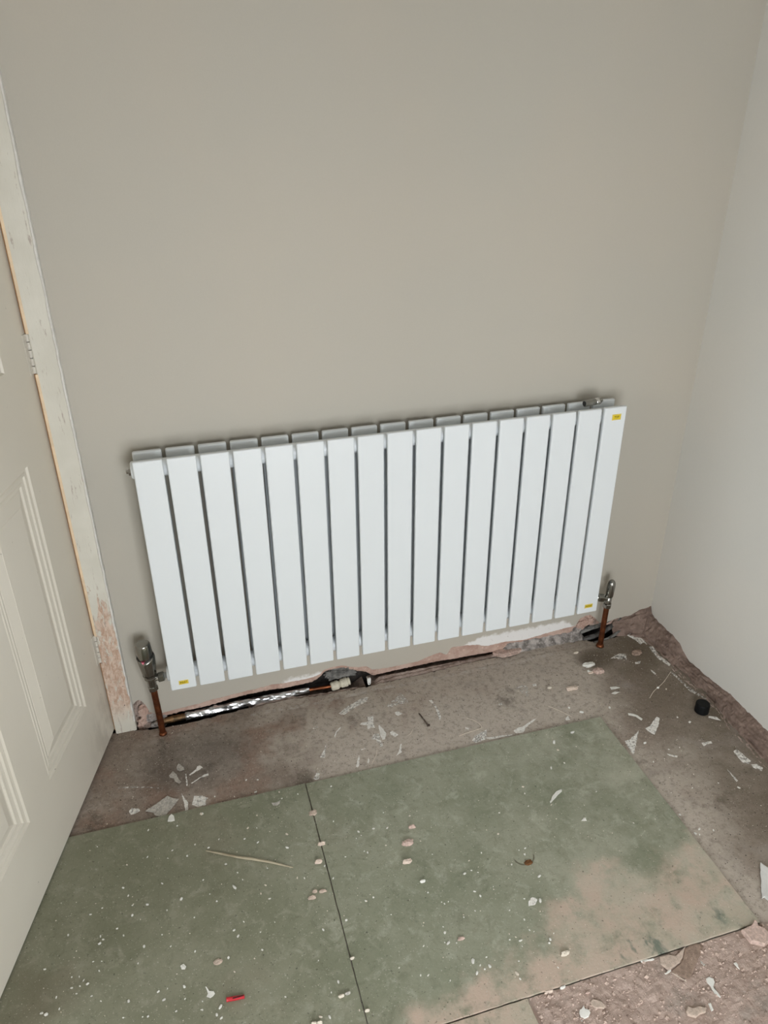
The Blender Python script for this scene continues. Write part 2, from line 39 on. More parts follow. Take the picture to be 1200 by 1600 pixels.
PAINT_EDGE=[[-0.1096,0.0603],[-0.088,0.0799],[-0.0751,0.0619],[-0.0669,0.0321],[-0.0497,0.019],[-0.0237,0.0229],[0.0137,0.026],[0.0545,0.0284],[0.0877,0.0329],[0.146,0.0376],[0.1964,0.0401],[0.2475,0.0448],[0.2781,0.0417],[0.3247,0.0412],[0.3561,0.0424],[0.3774,0.0482],[0.3902,0.0604],[0.4132,0.0637],[0.4345,0.0652],[0.4573,0.0555],[0.484,0.047],[0.5057,0.0463],[0.5236,0.0287],[0.5751,0.0255],[0.6553,0.0269],[0.6835,0.0362],[0.7194,0.0437],[0.7409,0.0298],[0.7534,0.054],[0.7959,0.0512],[0.8312,0.0456],[0.8613,0.0343],[0.9207,0.0371],[0.9817,0.0305],[1.0422,0.038],[1.0933,0.0431],[1.1451,0.0459],[1.1529,0.0672],[1.1707,0.075],[1.1874,0.0761],[1.2064,0.0607],[1.2245,0.0384],[1.2525,0.0372],[1.2733,0.0421],[1.3272,0.045],[1.3414,0.0514],[1.3685,0.0599],[1.3877,0.063]]
PINK_EDGE=[[-0.1135,0.0348],[-0.0848,0.038],[-0.0717,0.0195],[-0.0515,0.0054],[-0.0255,0.0072],[0.012,0.0104],[0.0528,0.0106],[0.086,0.0129],[0.1451,0.0218],[0.1959,0.0243],[0.247,0.0247],[0.2777,0.0215],[0.3248,0.0231],[0.3564,0.0242],[0.3744,0.0331],[0.3911,0.0511],[0.4143,0.0544],[0.4356,0.0537],[0.4585,0.0439],[0.4853,0.0309],[0.5069,0.0235],[0.525,0.0057],[0.5918,0.0078],[0.6709,0.0096],[0.7149,0.0107],[0.7672,0.0078],[0.8063,0.008],[0.8657,0.0059],[0.946,0.0063],[1.0487,0.0044],[1.1116,0.0023],[1.1511,0.0241],[1.1757,0.0305],[1.196,0.0379],[1.2194,0.0236],[1.2475,0.0223],[1.2796,0.025],[1.3342,0.0253],[1.3673,0.0255],[1.3974,0.0311]]
FLOOR_EDGE=[[-0.1561,-0.0164],[-0.1048,-0.02],[-0.0468,-0.028],[0.0329,-0.0303],[0.115,-0.023],[0.199,-0.018],[0.2847,-0.0153],[0.3698,-0.0251],[0.4579,-0.0276],[0.5491,-0.0249],[0.6426,-0.0223],[0.7193,-0.0196],[0.7933,-0.0126],[0.8586,-0.0114],[0.9398,-0.0085],[1.0433,-0.0054],[1.1788,-0.0144],[1.196,-0.0324],[1.2493,-0.0324],[1.3264,-0.0129],[1.345,-0.0351]]
RIGHT_TOP=[[0.0029,0.0455],[-0.0226,0.0371],[-0.0617,0.0362],[-0.1115,0.0371],[-0.1497,0.0306],[-0.1719,0.0153],[-0.2039,0.0056],[-0.2366,0.0108],[-0.2561,0.0105],[-0.2906,0.0136],[-0.3287,0.0184],[-0.3645,0.0264],[-0.3895,0.0259],[-0.4097,0.0238],[-0.4379,0.0249],[-0.473,0.0242],[-0.5069,0.0235]]
RIGHT_FOOT=[[1.3326,-0.0543],[1.3423,-0.105],[1.3465,-0.1613],[1.3472,-0.22],[1.3544,-0.2671],[1.3565,-0.319],[1.3553,-0.3728],[1.3437,-0.4521],[1.346,-0.5055],[1.3411,-0.5734]]
BENT=[[0.7138,-0.2212],[0.7279,-0.2336],[0.7366,-0.2482],[0.7381,-0.2634],[0.7213,-0.2674],[0.6956,-0.2702],[0.6722,-0.2748]]

# ---------------------------------------------------------------- node helpers
class M:
    def __init__(s, name, rough=.6, metal=0., spec=.5):
        s.m = bpy.data.materials.new(name); s.m.use_nodes = True; s.t = s.m.node_tree; s.b = s.t.nodes['Principled BSDF']
        s.b.inputs['Roughness'].default_value = rough; s.b.inputs['Metallic'].default_value = metal; s.b.inputs['Specular IOR Level'].default_value = spec
        s.co = s.t.nodes.new('ShaderNodeTexCoord').outputs['Object']
    def L(s, a, b): s.t.links.new(a, b)
    def put(s, sock, v):
        if isinstance(v, bpy.types.NodeSocket): s.L(v, sock)
        elif isinstance(v, (tuple, list)): sock.default_value = (*v, 1) if len(v) == 3 and sock.type == 'RGBA' else v
        else: sock.default_value = v
    def noise(s, scale, detail=3, rough=.55, vec=None, dist=0.):
        n = s.t.nodes.new('ShaderNodeTexNoise'); n.inputs['Scale'].default_value = scale; n.inputs['Detail'].default_value = detail
        n.inputs['Roughness'].default_value = rough; n.inputs['Distortion'].default_value = dist; s.L(vec or s.co, n.inputs['Vector']); return n.outputs[0]
    def stretch(s, v, loc=(0, 0, 0)):
        n = s.t.nodes.new('ShaderNodeMapping'); n.inputs['Scale'].default_value = v; n.inputs['Location'].default_value = loc; s.L(s.co, n.inputs['Vector']); return n.outputs[0]
    def xyz(s):
        n = s.t.nodes.new('ShaderNodeSeparateXYZ'); s.L(s.co, n.inputs[0]); return n.outputs
    def math(s, op, a, b=0., c=0.):
        n = s.t.nodes.new('ShaderNodeMath'); n.operation = op
        for i, v in enumerate((a, b, c)): s.put(n.inputs[i], v)
        return n.outputs[0]
    def add(s, a, b): return s.math('ADD', a, b)
    def sub(s, a, b): return s.math('SUBTRACT', a, b)
    def mul(s, a, b): return s.math('MULTIPLY', a, b)
    def ss(s, x, lo, hi, a=0., b=1.):
        n = s.t.nodes.new('ShaderNodeMapRange'); n.interpolation_type = 'SMOOTHSTEP'
        for i, v in enumerate((x, lo, hi, a, b)): s.put(n.inputs[i], v)
        return n.outputs[0]
    def mix(s, f, a, b):
        n = s.t.nodes.new('ShaderNodeMix'); n.data_type = 'RGBA'
        s.put(n.inputs[0], f); s.put(n.inputs[6], a); s.put(n.inputs[7], b); return n.outputs[2]
    def col(s, v): s.put(s.b.inputs['Base Color'], v); return s
    def bump(s, h, st=.3, d=.002):
        n = s.t.nodes.new('ShaderNodeBump'); n.inputs['Strength'].default_value = st; n.inputs['Distance'].default_value = d
        s.L(h, n.inputs['Height']); s.L(n.outputs[0], s.b.inputs['Normal']); return s
    def rough(s, v): s.put(s.b.inputs['Roughness'], v); return s
    def alpha(s, v): s.put(s.b.inputs['Alpha'], v); return s

MAT = {}
def simple(name, c, rough=.6, metal=0., var=.0, scale=60, bump=0., spec=.5):
    a = M(name, rough, metal, spec)
    if var: a.col(a.mix(a.ss(a.noise(scale, 4), .3, .7), tuple(x * (1 - var) for x in c), tuple(min(1, x * (1 + var)) for x in c)))
    else: a.col(c)
    if bump: a.bump(a.noise(scale * 2, 5, .65), bump, .003)
    MAT[name] = a.m; return a

# wall paints
WALL = (.515, .483, .420)
def wall_paint(name, c, chalk=False):
    a = M(name, .62, 0, .35)
    base = a.mix(a.ss(a.noise(2.2, 2), .35, .7), tuple(x * .985 for x in c), (c[0] * 1.02, c[1] * 1.0, c[2] * .985))
    base = a.mix(a.mul(a.ss(a.noise(260, 3), .3, .75), .10), base, tuple(x * .86 for x in c))
    if chalk:
        x, y, z = a.xyz()
        nz = a.mul(a.sub(a.noise(55, 4), .5), .030)
        band = a.mul(a.ss(x, .64, .86), a.ss(x, 1.19, 1.10))
        lim = a.add(a.mul(band, .075), a.mul(a.mul(a.ss(x, .2, .30), a.ss(x, .5, .40)), .058))
        k = a.ss(a.sub(a.add(lim, nz), z), -.002, .010)
        k = a.mul(k, a.ss(a.noise(60, 4, .7), .26, .40))
        base = a.mix(k, base, (.86, .84, .82))
        front = a.ss(y, .0006, .0016)                                # broken plaster edge behind the paint skin
        base = a.mix(front, base, (.62, .50, .43))
    a.col(base).bump(a.add(a.noise(420, 3), a.mul(a.noise(35, 2), .6)), .10, .0012)
    MAT[name] = a.m
wall_paint('wall_back', WALL, True); wall_paint('wall_right', (.66, .645, .60)); wall_paint('wall_plain', WALL)
simple('ceiling', (.66, .65, .62), .8)

# raw plaster and mortar
def plaster(name, a1, a2, sc=28, bump=.6, dark=None):
    a = M(name, .9, 0, .2)
    b = a.mix(a.ss(a.noise(sc, 6, .65), .36, .64), a1, a2)
    b = a.mix(a.ss(a.noise(sc * 4, 5, .7), .58, .72), b, tuple(min(1, v * 1.25) for v in a2))
    b = a.mix(a.mul(a.ss(a.noise(sc * 2.2, 5, .7, a.stretch((1, 1, 1), (3, 5, 1))), .60, .72), .75), b, dark or tuple(v * .42 for v in a1))
    a.col(b).bump(a.noise(sc * 5, 7, .7), bump, .004); MAT[name] = a.m; return a
plaster('pink_coat', (.47, .31, .25), (.60, .44, .37), 30, .5)
plaster('mortar', (.27, .20, .165), (.42, .33, .285), 34, .9)
plaster('fillet', (.20, .142, .115), (.275, .20, .165), 22, .8)
plaster('rubble', (.20, .18, .165), (.55, .50, .47), 45, .9, (.05, .05, .05))
plaster('rubble_warm', (.33, .255, .215), (.58, .46, .40), 55, .9, (.07, .06, .05))
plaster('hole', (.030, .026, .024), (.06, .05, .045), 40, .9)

# floor
a = M('floor', .82, 0, .25)
x, y, z = a.xyz()
grey, brown, red = (.500, .435, .370), (.265, .212, .172), (.290, .200, .155)
b = a.mix(a.ss(a.add(a.noise(3.1, 4, .6), a.mul(a.mul(a.ss(x, .1, .62), a.ss(x, 1.35, .85)), .30)), .46, .70), brown, grey)
b = a.mix(a.mul(a.ss(a.noise(5.5, 4, .6, a.stretch((1, 1, 1), (7, 2, 0))), .50, .66), a.ss(x, .75, .25, .25, .9)), b, red)
b = a.mix(a.mul(a.ss(a.noise(9, 5, .65, a.stretch((1, 1, 1), (1, 9, 4))), .56, .72), .65), b, (.085, .068, .052))
wet = a.mul(a.ss(a.add(a.math('POWER', a.sub(x, .02), 2), a.mul(a.math('POWER', a.add(y, .16), 2), 2.2)), .035, .002), .55)
b = a.mix(wet, b, (.066, .052, .042))
rust = a.ss(a.add(a.math('POWER', a.sub(x, 1.16), 2), a.mul(a.math('POWER', a.add(y, .10), 2), 2.)), .006, .0006)
b = a.mix(a.mul(rust, .8), b, (.075, .052, .030))
olive = a.mul(a.ss(x, 1.12, 1.32), a.ss(a.noise(6, 3, .6, a.stretch((1, 1, 1), (4, 4, 4))), .42, .62))
b = a.mix(a.mul(olive, .75), b, (.105, .082, .053))
b = a.mix(a.mul(a.ss(a.noise(70, 5, .75), .47, .66), .45), b, (.125, .098, .076))
b = a.mix(a.mul(a.ss(a.noise(110, 5, .75, a.stretch((1, 1, 1), (6, 3, 2))), .52, .70), .40), b, (.50, .44, .385))
b = a.mix(a.mul(a.ss(a.add(x, a.mul(a.sub(a.noise(5, 4), .5), .25)), 1.06, 1.26), .62), b, (.165, .132, .096))
pale = a.mul(a.ss(a.noise(7, 5, .7, a.stretch((1, 1, 1), (2, 6, 8))), .54, .70), .55)
b = a.mix(a.mul(pale, a.ss(x, .1, .7)), b, (.34, .295, .26))
speck = a.ss(a.noise(330, 2, .5), .655, .70); b = a.mix(a.mul(speck, .75), b, (.50, .45, .39))
dspeck = a.ss(a.noise(210, 2, .5, a.stretch((1, 1, 1), (5, 5, 5))), .66, .72); b = a.mix(dspeck, b, (.03, .025, .02))
# dried paint line along the former skirting
yl = a.add(y, a.mul(a.sub(a.noise(9, 3), .5), .022))
line = a.mul(a.ss(yl, -.058, -.052), a.ss(yl, -.040, -.047)); line = a.mul(line, a.ss(a.noise(75, 5, .7), .44, .60))
line = a.mul(line, a.mul(a.ss(x, .14, .22), a.ss(x, 1.12, 1.0)))
b = a.mix(a.mul(line, .8), b, (.56, .52, .48))
b = a.mix(a.mul(a.ss(y, -.885, -.93), a.ss(x, .50, .56)), b, (.36, .26, .215))
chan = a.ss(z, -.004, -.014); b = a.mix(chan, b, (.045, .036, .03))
a.col(b).bump(a.add(a.noise(160, 6, .7), a.mul(a.noise(25, 4), .8)), .5, .0025); MAT['floor'] = a.m

# green boards
a = M('board', .66, 0, .3)
x, y, z = a.xyz()
b = a.mix(a.ss(a.noise(5, 5, .65), .34, .66), (.225, .238, .166), (.305, .310, .232))
b = a.mix(a.mul(a.ss(a.noise(26, 5, .7, dist=.6), .50, .70), .72), b, (.41, .41, .325))
b = a.mix(a.mul(a.ss(a.noise(48, 6, .75, a.stretch((1, 1, 1), (2, 8, 3)), .8), .50, .66), .42), b, (.150, .158, .105))
b = a.mix(a.mul(a.ss(a.noise(11, 5, .7, a.stretch((1, 1, 1), (3, 1, 7)), .8), .55, .70), .45), b, (.155, .160, .106))
b = a.mix(a.mul(a.ss(a.noise(4, 3, .6, a.stretch((1, 1, 1), (8, 3, 2))), .52, .68), a.ss(x, .45, .1, 0, .42)), b, (.20, .155, .112))
b = a.mix(a.mul(a.ss(x, .42, .02), .40), b, (.165, .150, .095))                        # browner left end, with its dimmer light painted in as darkening
t = a.add(a.sub(a.mul(y, -1.), a.ss(x, .52, .78, .845, .705)), a.mul(a.sub(a.noise(7, 5, .65), .5), .26))
t = a.sub(t, a.ss(x, .50, .10, 0, .10))
dust = a.mul(a.ss(t, -.02, .05), a.ss(a.noise(24, 5, .7), .25, .55))
b = a.mix(a.mul(dust, .88), b, a.mix(a.ss(a.noise(14, 4), .38, .62), (.47, .40, .315), (.55, .42, .34)))
worn = a.mul(a.mul(a.ss(a.noise(18, 4, .7, a.stretch((1, .6, 1), (9, 2, 2))), .55, .66), a.ss(y, -.80, -.885)), a.ss(x, .6, .8))
b = a.mix(a.mul(worn, .85), b, (.095, .135, .105))
dusty = a.mul(a.ss(x, .45, 1.0), a.ss(a.noise(9, 4, .65, a.stretch((1, 1, 1), (2, 2, 5))), .35, .7)); b = a.mix(a.mul(dusty, .52), b, (.50, .48, .39))
b = a.mix(a.mul(a.ss(a.noise(300, 2, .5), .66, .70), .5), b, (.52, .50, .43))
b = a.mix(a.mul(a.ss(a.noise(170, 3, .6, a.stretch((1, 1, 1), (5, 5, 5))), .64, .70), .7), b, (.055, .055, .04))
rx = a.math('SQRT', a.add(a.math('POWER', a.sub(x, .672), 2), a.math('POWER', a.add(y, .640), 2)))
ring = a.mul(a.mul(a.ss(rx, .0195, .0215), a.ss(rx, .0245, .0225)), a.mul(a.ss(y, -.638, -.648), a.ss(a.noise(70, 2), .32, .5)))
b = a.mix(a.mul(ring, .8), b, (.075, .06, .035))
b = a.mix(a.ss(z, .0035, .002), b, (.07, .066, .045))
a.col(b).bump(a.add(a.noise(190, 6, .7), a.mul(a.noise(22, 4), .7)), .35, .0018); MAT['board'] = a.m

# pink dust heaped in front of the boards
a = M('pink_dust', .95, 0, .1)
b = a.mix(a.ss(a.noise(17, 6, .7), .36, .64), (.42, .315, .262), (.55, .425, .365))
b = a.mix(a.mul(a.ss(a.noise(9, 5, .65, a.stretch((1, 1, 1), (4, 1, 1))), .50, .66), .8), b, (.38, .32, .275))
b = a.mix(a.ss(a.noise(60, 5, .7), .60, .74), b, (.60, .50, .44))
b = a.mix(a.mul(a.ss(a.noise(75, 5, .7, a.stretch((1, 1, 1), (2, 7, 1))), .60, .70), .8), b, (.19, .125, .10))
a.col(b).bump(a.noise(130, 7, .75), .9, .004); MAT['pink_dust'] = a.m

def chip(name, c, var=.15, sc=180, bump=.5):
    simple(name, c, .85, 0, var, sc, bump, .2)
chip('white', (.80, .785, .73), .06); chip('cream', (.70, .63, .53), .1); chip('pink', (.58, .435, .375), .2); chip('peach', (.69, .565, .475), .12)
chip('pinktan', (.53, .425, .35), .15); chip('pinkbrown', (.31, .225, .175), .2); chip('flakegrey', (.47, .44, .395), .25, 260); chip('filler', (.76, .74, .69), .05, 90, .2)
chip('leaf', (.16, .075, .03), .3); chip('scrap', (.66, .65, .62), .05, 60, .2)
simple('black_rubber', (.004, .0045, .005), .55, 0, .2, 120, .2, .2); chip('dust_pink', (.53, .41, .345), .2); simple('red_plastic', (.50, .02, .03), .4); simple('dark_slot', (.05, .004, .006), .7)
a = M('wood', .8, 0, .2); a.col(a.mix(a.ss(a.noise(60, 4, .6, a.stretch((.25, .25, 1))), .35, .65), (.30, .25, .17), (.46, .40, .29))).bump(a.noise(200, 4), .4, .001); MAT['wood'] = a.m

# radiator, metals, plastics
a = simple('radiator_white', (.79, .825, .845), .34, 0, 0, 1, 0, .5); a.bump(a.noise(700, 2), .05, .0006)
simple('chrome', (.33, .325, .30), .20, 1.); simple('bright_chrome', (.75, .75, .74), .15, 1.); simple('marker_pink', (.85, .25, .33), .4); simple('slot_black', (.01, .01, .01), .6)
a = M('copper', .42, 1.); a.col(a.mix(a.ss(a.noise(45, 4, .6), .35, .7), (.27, .095, .042), (.13, .052, .028))); a.rough(a.ss(a.noise(60, 3), .3, .7, .35, .6)); MAT['copper'] = a.m
a = M('dull_brass', .55, 1.); a.col(a.mix(a.ss(a.noise(70, 4), .4, .65), (.30, .18, .09), (.10, .075, .05))); MAT['dull_brass'] = a.m
a = M('foil', .26, 1.)
w = a.stretch((.35, 1.4, 1.4)); a.col(a.mix(a.ss(a.noise(60, 3, .6, w), .36, .50), (.16, .16, .165), (.86, .87, .88))).bump(a.noise(55, 3, .6, w), .32, .004); a.rough(.34); MAT['foil'] = a.m
simple('cream_plastic', (.66, .61, .49), .45, 0, .08, 150); simple('white_plastic', (.82, .82, .78), .4)
simple('cable_grey', (.085, .08, .076), .8, 0, .5, 70, .6); simple('lag_grey', (.17, .165, .155), .9, 0, .5, 60, .9)
simple('sticker', (.80, .60, .02), .45); simple('ink', (.02, .018, .01), .6)
a = M('steel_nail', .5, 1.); a.col(a.mix(a.ss(a.noise(300, 3), .4, .6), (.22, .19, .17), (.09, .06, .045))); MAT['steel_nail'] = a.m

# door and lining
a = M('door_paint', .42, 0, .4)
x, y, z = a.xyz()
b = a.mix(a.ss(a.noise(1.7, 3), .35, .7), (.66, .615, .53), (.71, .665, .58))
sm = a.mul(a.mul(a.ss(x, .17, .03), a.ss(z, .26, .08)), a.ss(a.noise(16, 4, .65, a.stretch((1.6, 1, .6))), .40, .62))
b = a.mix(a.mul(sm, .40), b, (.36, .32, .265))
b = a.mix(a.mul(a.ss(a.noise(85, 3, .6), .70, .76), .8), b, (.24, .21, .18))
a.col(b).bump(a.add(a.noise(190, 4, .6, a.stretch((.6, 1, .1))), a.noise(9, 2)), .06, .001); MAT['door_paint'] = a.m
a = M('lining', .55, 0, .35)
x, y, z = a.xyz()
b = a.mix(a.ss(a.noise(8, 3), .35, .7), (.64, .61, .53), (.71, .68, .60))
swirl = a.noise(34, 6, .72, a.stretch((1, 1, .30)), .9)
lim = a.add(a.ss(z, .62, .14, -.26, .10), a.ss(x, -.146, -.124, -.20, .05))
k = a.mul(a.ss(a.add(swirl, lim), .49, .54), a.ss(z, .015, .11, .0, 1.))
k = a.mul(k, a.ss(a.noise(85, 4, .7, a.stretch((1, 1, .35), (2, 0, 3)), .6), .34, .44))
b = a.mix(k, b, a.mix(a.ss(a.noise(95, 5, .75, a.stretch((1, 1, .4)), .5), .38, .62), (.50, .33, .24), (.70, .56, .46)))
b = a.mix(a.mul(a.ss(a.noise(150, 3, .6), .66, .71), a.ss(z, .35, .1)), b, (.10, .07, .06))
scar = a.mul(a.ss(a.noise(60, 5, .75, a.stretch((1.2, 1, .16), (1, 3, 1)), .3), .592, .645), a.ss(x, -.136, -.122)); b = a.mix(a.mul(scar, .8), b, (.40, .33, .28))
a.col(b).bump(a.sub(a.noise(60, 5, .65, a.stretch((1, 1, .3))), a.mul(k, .8)), .5, .002); MAT['lining'] = a.m
simple('hinge_paint', (.64, .60, .53), .5, 0, .08, 200)
simple('bead', (.74, .72, .68), .75, 0, .06, 90, .5)
a = M('pine', .55, 0, .35); a.col(a.mix(a.ss(a.noise(30, 4, .6, a.stretch((2, 2, .1))), .35, .65), (.52, .25, .09), (.64, .34, .15))); MAT['pine'] = a.m
simple('pine_light', (.78, .60, .41), .55, 0, .08, 30)

# ---------------------------------------------------------------- mesh helpers
def link(name, me, mat, parent=None, loc=None):
    o = bpy.data.objects.new(name, me); C.objects.link(o)
    if mat and not me.materials: me.materials.append(MAT[mat])
    if parent: o.parent = parent
    if loc is not None: o.location = loc
    return o
def base_of(p):
    return Vector((0, 0, 0)) if p is None else base_of(p.parent) + p.location
def obj(name, bm, mat, parent=None, smooth=False, origin=None):
    """bm holds world coordinates; the object's origin goes to `origin` (or stays with its parent)"""
    o0 = Vector(origin) if origin is not None else (base_of(parent) if parent else Vector((0, 0, 0)))
    bmesh.ops.recalc_face_normals(bm, faces=bm.faces)
    bmesh.ops.translate(bm, verts=bm.verts, vec=-o0)
    me = bpy.data.meshes.new(name); bm.to_mesh(me); bm.free()
    if smooth:
        for p in me.polygons: p.use_smooth = True
    return link(name, me, mat, parent, o0 - base_of(parent) if parent else o0)
def tag(o, label, cat, group=None, kind=None):
    o['label'] = label; o['category'] = cat
    if group: o['group'] = group
    if kind: o['kind'] = kind
    return o
def struct(o): o['kind'] = 'structure'; return o
def empty(name, loc):
    o = bpy.data.objects.new(name, None); o.empty_display_size = .05; C.objects.link(o); o.location = loc; return o
def box(bm, a, b, bev=0., seg=1):
    r = bmesh.ops.create_cube(bm, size=1); v = r['verts']
    for p in v: p.co = Vector([(a[i] + b[i]) / 2 + p.co[i] * (b[i] - a[i]) for i in range(3)])
    if bev:
        es = list({e for p in v for e in p.link_edges}); bmesh.ops.bevel(bm, geom=es, offset=bev, segments=seg, affect='EDGES', profile=.5)
    return bm
def frame(d):
    d = d.normalized(); a = Vector((0, -1, 0)) if abs(d.y) < .9 else Vector((1, 0, 0))
    u = (a - d * a.dot(d)).normalized(); return u, d.cross(u)
def lathe(bm, A, B, prof, seg=20, ph=0.):
    """prof: (radius, fraction along A->B)"""
    A, B = Vector(A), Vector(B); u, v = frame(B - A); rings = []
    for r, t in prof:
        c = A + (B - A) * t
        rings.append([bm.verts.new(c + (u * math.cos(ph + 2 * math.pi * k / seg) + v * math.sin(ph + 2 * math.pi * k / seg)) * max(r, 1e-5)) for k in range(seg)])
    for p, q in zip(rings, rings[1:]):
        for k in range(seg): bm.faces.new((p[k], p[(k + 1) % seg], q[(k + 1) % seg], q[k]))
    bm.faces.new(rings[0][::-1]); bm.faces.new(rings[-1]); return bm
def tube(bm, pts, r, seg=12, wob=0., taper=None):
    pts = [Vector(p) for p in pts]; rings = []
    for i, p in enumerate(pts):
        d = pts[min(i + 1, len(pts) - 1)] - pts[max(i - 1, 0)]; u, v = frame(d)
        rr = r * (taper[i] if taper else 1)
        rings.append([bm.verts.new(p + (u * math.cos(2 * math.pi * k / seg) + v * math.sin(2 * math.pi * k / seg)) * (rr * (1 + wob * noise.noise(Vector((p.x * 60, k * 1.7, p.y * 60)))))) for k in range(seg)])
    for p, q in zip(rings, rings[1:]):
        for k in range(seg): bm.faces.new((p[k], p[(k + 1) % seg], q[(k + 1) % seg], q[k]))
    bm.faces.new(rings[0][::-1]); bm.faces.new(rings[-1]); return bm
def spline(pts, n=8):
    P = [Vector(p) for p in pts]; P = [P[0] * 2 - P[1]] + P + [P[-1] * 2 - P[-2]]; out = []
    for i in range(1, len(P) - 2):
        for k in range(n):
            t = k / n; a, b, c, d = P[i - 1:i + 3]
            out.append(.5 * ((2 * b) + (c - a) * t + (2 * a - 5 * b + 4 * c - d) * t * t + (3 * b - a - 3 * c + d) * t ** 3))
    return out + [P[-2]]
def lerp_at(tab, x):
    if x <= tab[0][0]: return tab[0][1]
    for (a, b), (c, d) in zip(tab, tab[1:]):
        if x <= c: return b + (d - b) * (x - a) / max(c - a, 1e-9)
    return tab[-1][1]
def rough_poly(poly, jit, step):
    out = []
    for i, p in enumerate(poly):
        q = poly[(i + 1) % len(poly)]; n = max(1, int(math.dist(p, q) / step))
        for k in range(n):
            t = k / n; out.append((p[0] + (q[0] - p[0]) * t + (R.uniform(-jit, jit) if k else 0), p[1] + (q[1] - p[1]) * t + (R.uniform(-jit, jit) if k else 0)))
    return out
def plate(poly, z, th, curl=0., jit=.0006, step=.006, inset=.0006):
    """thin solid plate lying on height z, optionally curled up towards its rim"""
    bm = bmesh.new(); P = rough_poly(poly, jit, step); cx = sum(p[0] for p in P) / len(P); cy = sum(p[1] for p in P) / len(P)
    rm = max(math.dist(p, (cx, cy)) for p in P); rings = []
    ph = R.uniform(0, 6.28)
    def lift(px, py):
        d = math.dist((px, py), (cx, cy)) / rm; a = math.atan2(py - cy, px - cx); return curl * d * d * (.55 + .45 * math.cos(a - ph))
    for hh, sc in ((0, 1.), (th * .8, 1.), (th, .9), (th * 1.03, .45)):
        rings.append([bm.verts.new((cx + (p[0] - cx) * sc, cy + (p[1] - cy) * sc, z + hh + lift(cx + (p[0] - cx) * sc, cy + (p[1] - cy) * sc))) for p in P])
    n = len(P)
    for p, q in zip(rings, rings[1:]):
        for k in range(n): bm.faces.new((p[k], p[(k + 1) % n], q[(k + 1) % n], q[k]))
    c = bm.verts.new((cx, cy, z + th * 1.03)); d = bm.verts.new((cx, cy, z))
    for k in range(n):
        bm.faces.new((rings[-1][k], rings[-1][(k + 1) % n], c)); bm.faces.new((rings[0][(k + 1) % n], rings[0][k], d))
    return bm
def lump(sx, sy, h, seed, sub=2, amp=.32, rough=0.):
    bm = bmesh.new(); bmesh.ops.create_icosphere(bm, subdivisions=sub, radius=1)
    for v in bm.verts:
        p = v.co.copy(); n = noise.noise(p * 1.3 + Vector((seed * 3.1, seed, -seed))) * amp + noise.noise(p * 3.1 + Vector((seed, 9, seed * 2))) * amp * .45
        if rough: n += rough * (abs(noise.noise(p * 2.6 + Vector((seed, 1, 4)))) + .7 * abs(noise.noise(p * 6 + Vector((3, seed, 4)))) + .5 * noise.noise(p * 13 + Vector((seed, 2, seed))) - .35)
        q = p * (1 + n); q = Vector([math.copysign(abs(c) ** .8, c) for c in q])
        v.co = Vector((q.x * sx, q.y * sy, max(q.z, -.45) * h / 1.5))
    zm = min(v.co.z for v in bm.verts); zM = max(v.co.z for v in bm.verts)
    for v in bm.verts: v.co.z = (v.co.z - zm) * h / (zM - zm)
    return bm

# ---------------------------------------------------------------- the room
x0, x1, y0, z1 = ROOM['x0'], ROOM['x1'], ROOM['y0'], ROOM['z1']
# floor slab: fine grid near the wall, chased channel along the back wall
def axis(lo, hi, fa, fb, fine, coarse):
    v = []; p = lo
    while p < hi - 1e-6: v.append(p); p += fine if fa <= p < fb else coarse
    return v + [hi]
bm = bmesh.new()
xs = axis(x0, x1 + .02, -.25, 1.40, .006, .10); ys = axis(y0, .05, -.09, .05, .0035, .06)
def fz(x, y):
    e = lerp_at(FLOOR_EDGE, x) + noise.noise(Vector((x * 55, 0, 3))) * .004 + noise.noise(Vector((x * 160, 5, 3))) * .002
    if x < -.11: e = .2 if x < -.16 else max(e, -.012)
    d = y - e
    if d > 0: return -.034 * min(1, d / .007) + noise.noise(Vector((x * 40, y * 90, 1))) * .006 * min(1, d / .01)
    return min(0, noise.noise(Vector((x * 35, y * 60, 0))) * .0010 - .0006) if d > -.03 else 0.
g = [[bm.verts.new((x, y, fz(x, y))) for x in xs] for y in ys]
for j in range(len(ys) - 1):
    for i in range(len(xs) - 1): bm.faces.new((g[j][i], g[j][i + 1], g[j + 1][i + 1], g[j + 1][i]))
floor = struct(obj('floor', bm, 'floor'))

def slab(contour, top, face, thick, axis_y=False, rough=.0016, step=.004, end=None):
    """plaster skin with a broken lower edge; contour = (s, z) along the wall"""
    bm = bmesh.new(); s0, s1 = contour[0][0], contour[-1][0]; n = int(abs(s1 - s0) / step); cols = []
    for k in range(n + 1):
        s = s0 + (s1 - s0) * k / n
        b = lerp_at(contour, s) + noise.noise(Vector((s * 140, 3, thick * 900))) * rough + noise.noise(Vector((s * 420, 7, 1))) * rough * .6
        ch = .0012 + .002 * abs(noise.noise(Vector((s * 90, 1, 8))))
        pts = [(0, top), (0, b + .05), (0, b + ch), (ch * .8, b), (thick, b + .001), (thick, top)]
        cols.append([bm.verts.new((face + d, s, z) if axis_y else (s, face + d, z)) for d, z in pts])
    for p, q in zip(cols, cols[1:]):
        for k in range(6): bm.faces.new((p[k], p[(k + 1) % 6], q[(k + 1) % 6], q[k]))
    bm.faces.new(cols[0]); bm.faces.new(cols[-1][::-1]); return bm
DOOR_L = -.93
bm = slab([[-.158, .06]] + PAINT_EDGE + [[x1 + .001, .062]], z1, 0., .012)
box(bm, (x0 - .1, .0, -.03), (DOOR_L, .012, z1)); box(bm, (DOOR_L, .0, 2.0), (-.158, .012, z1))
wall_back = struct(obj('wall_back', bm, 'wall_back'))
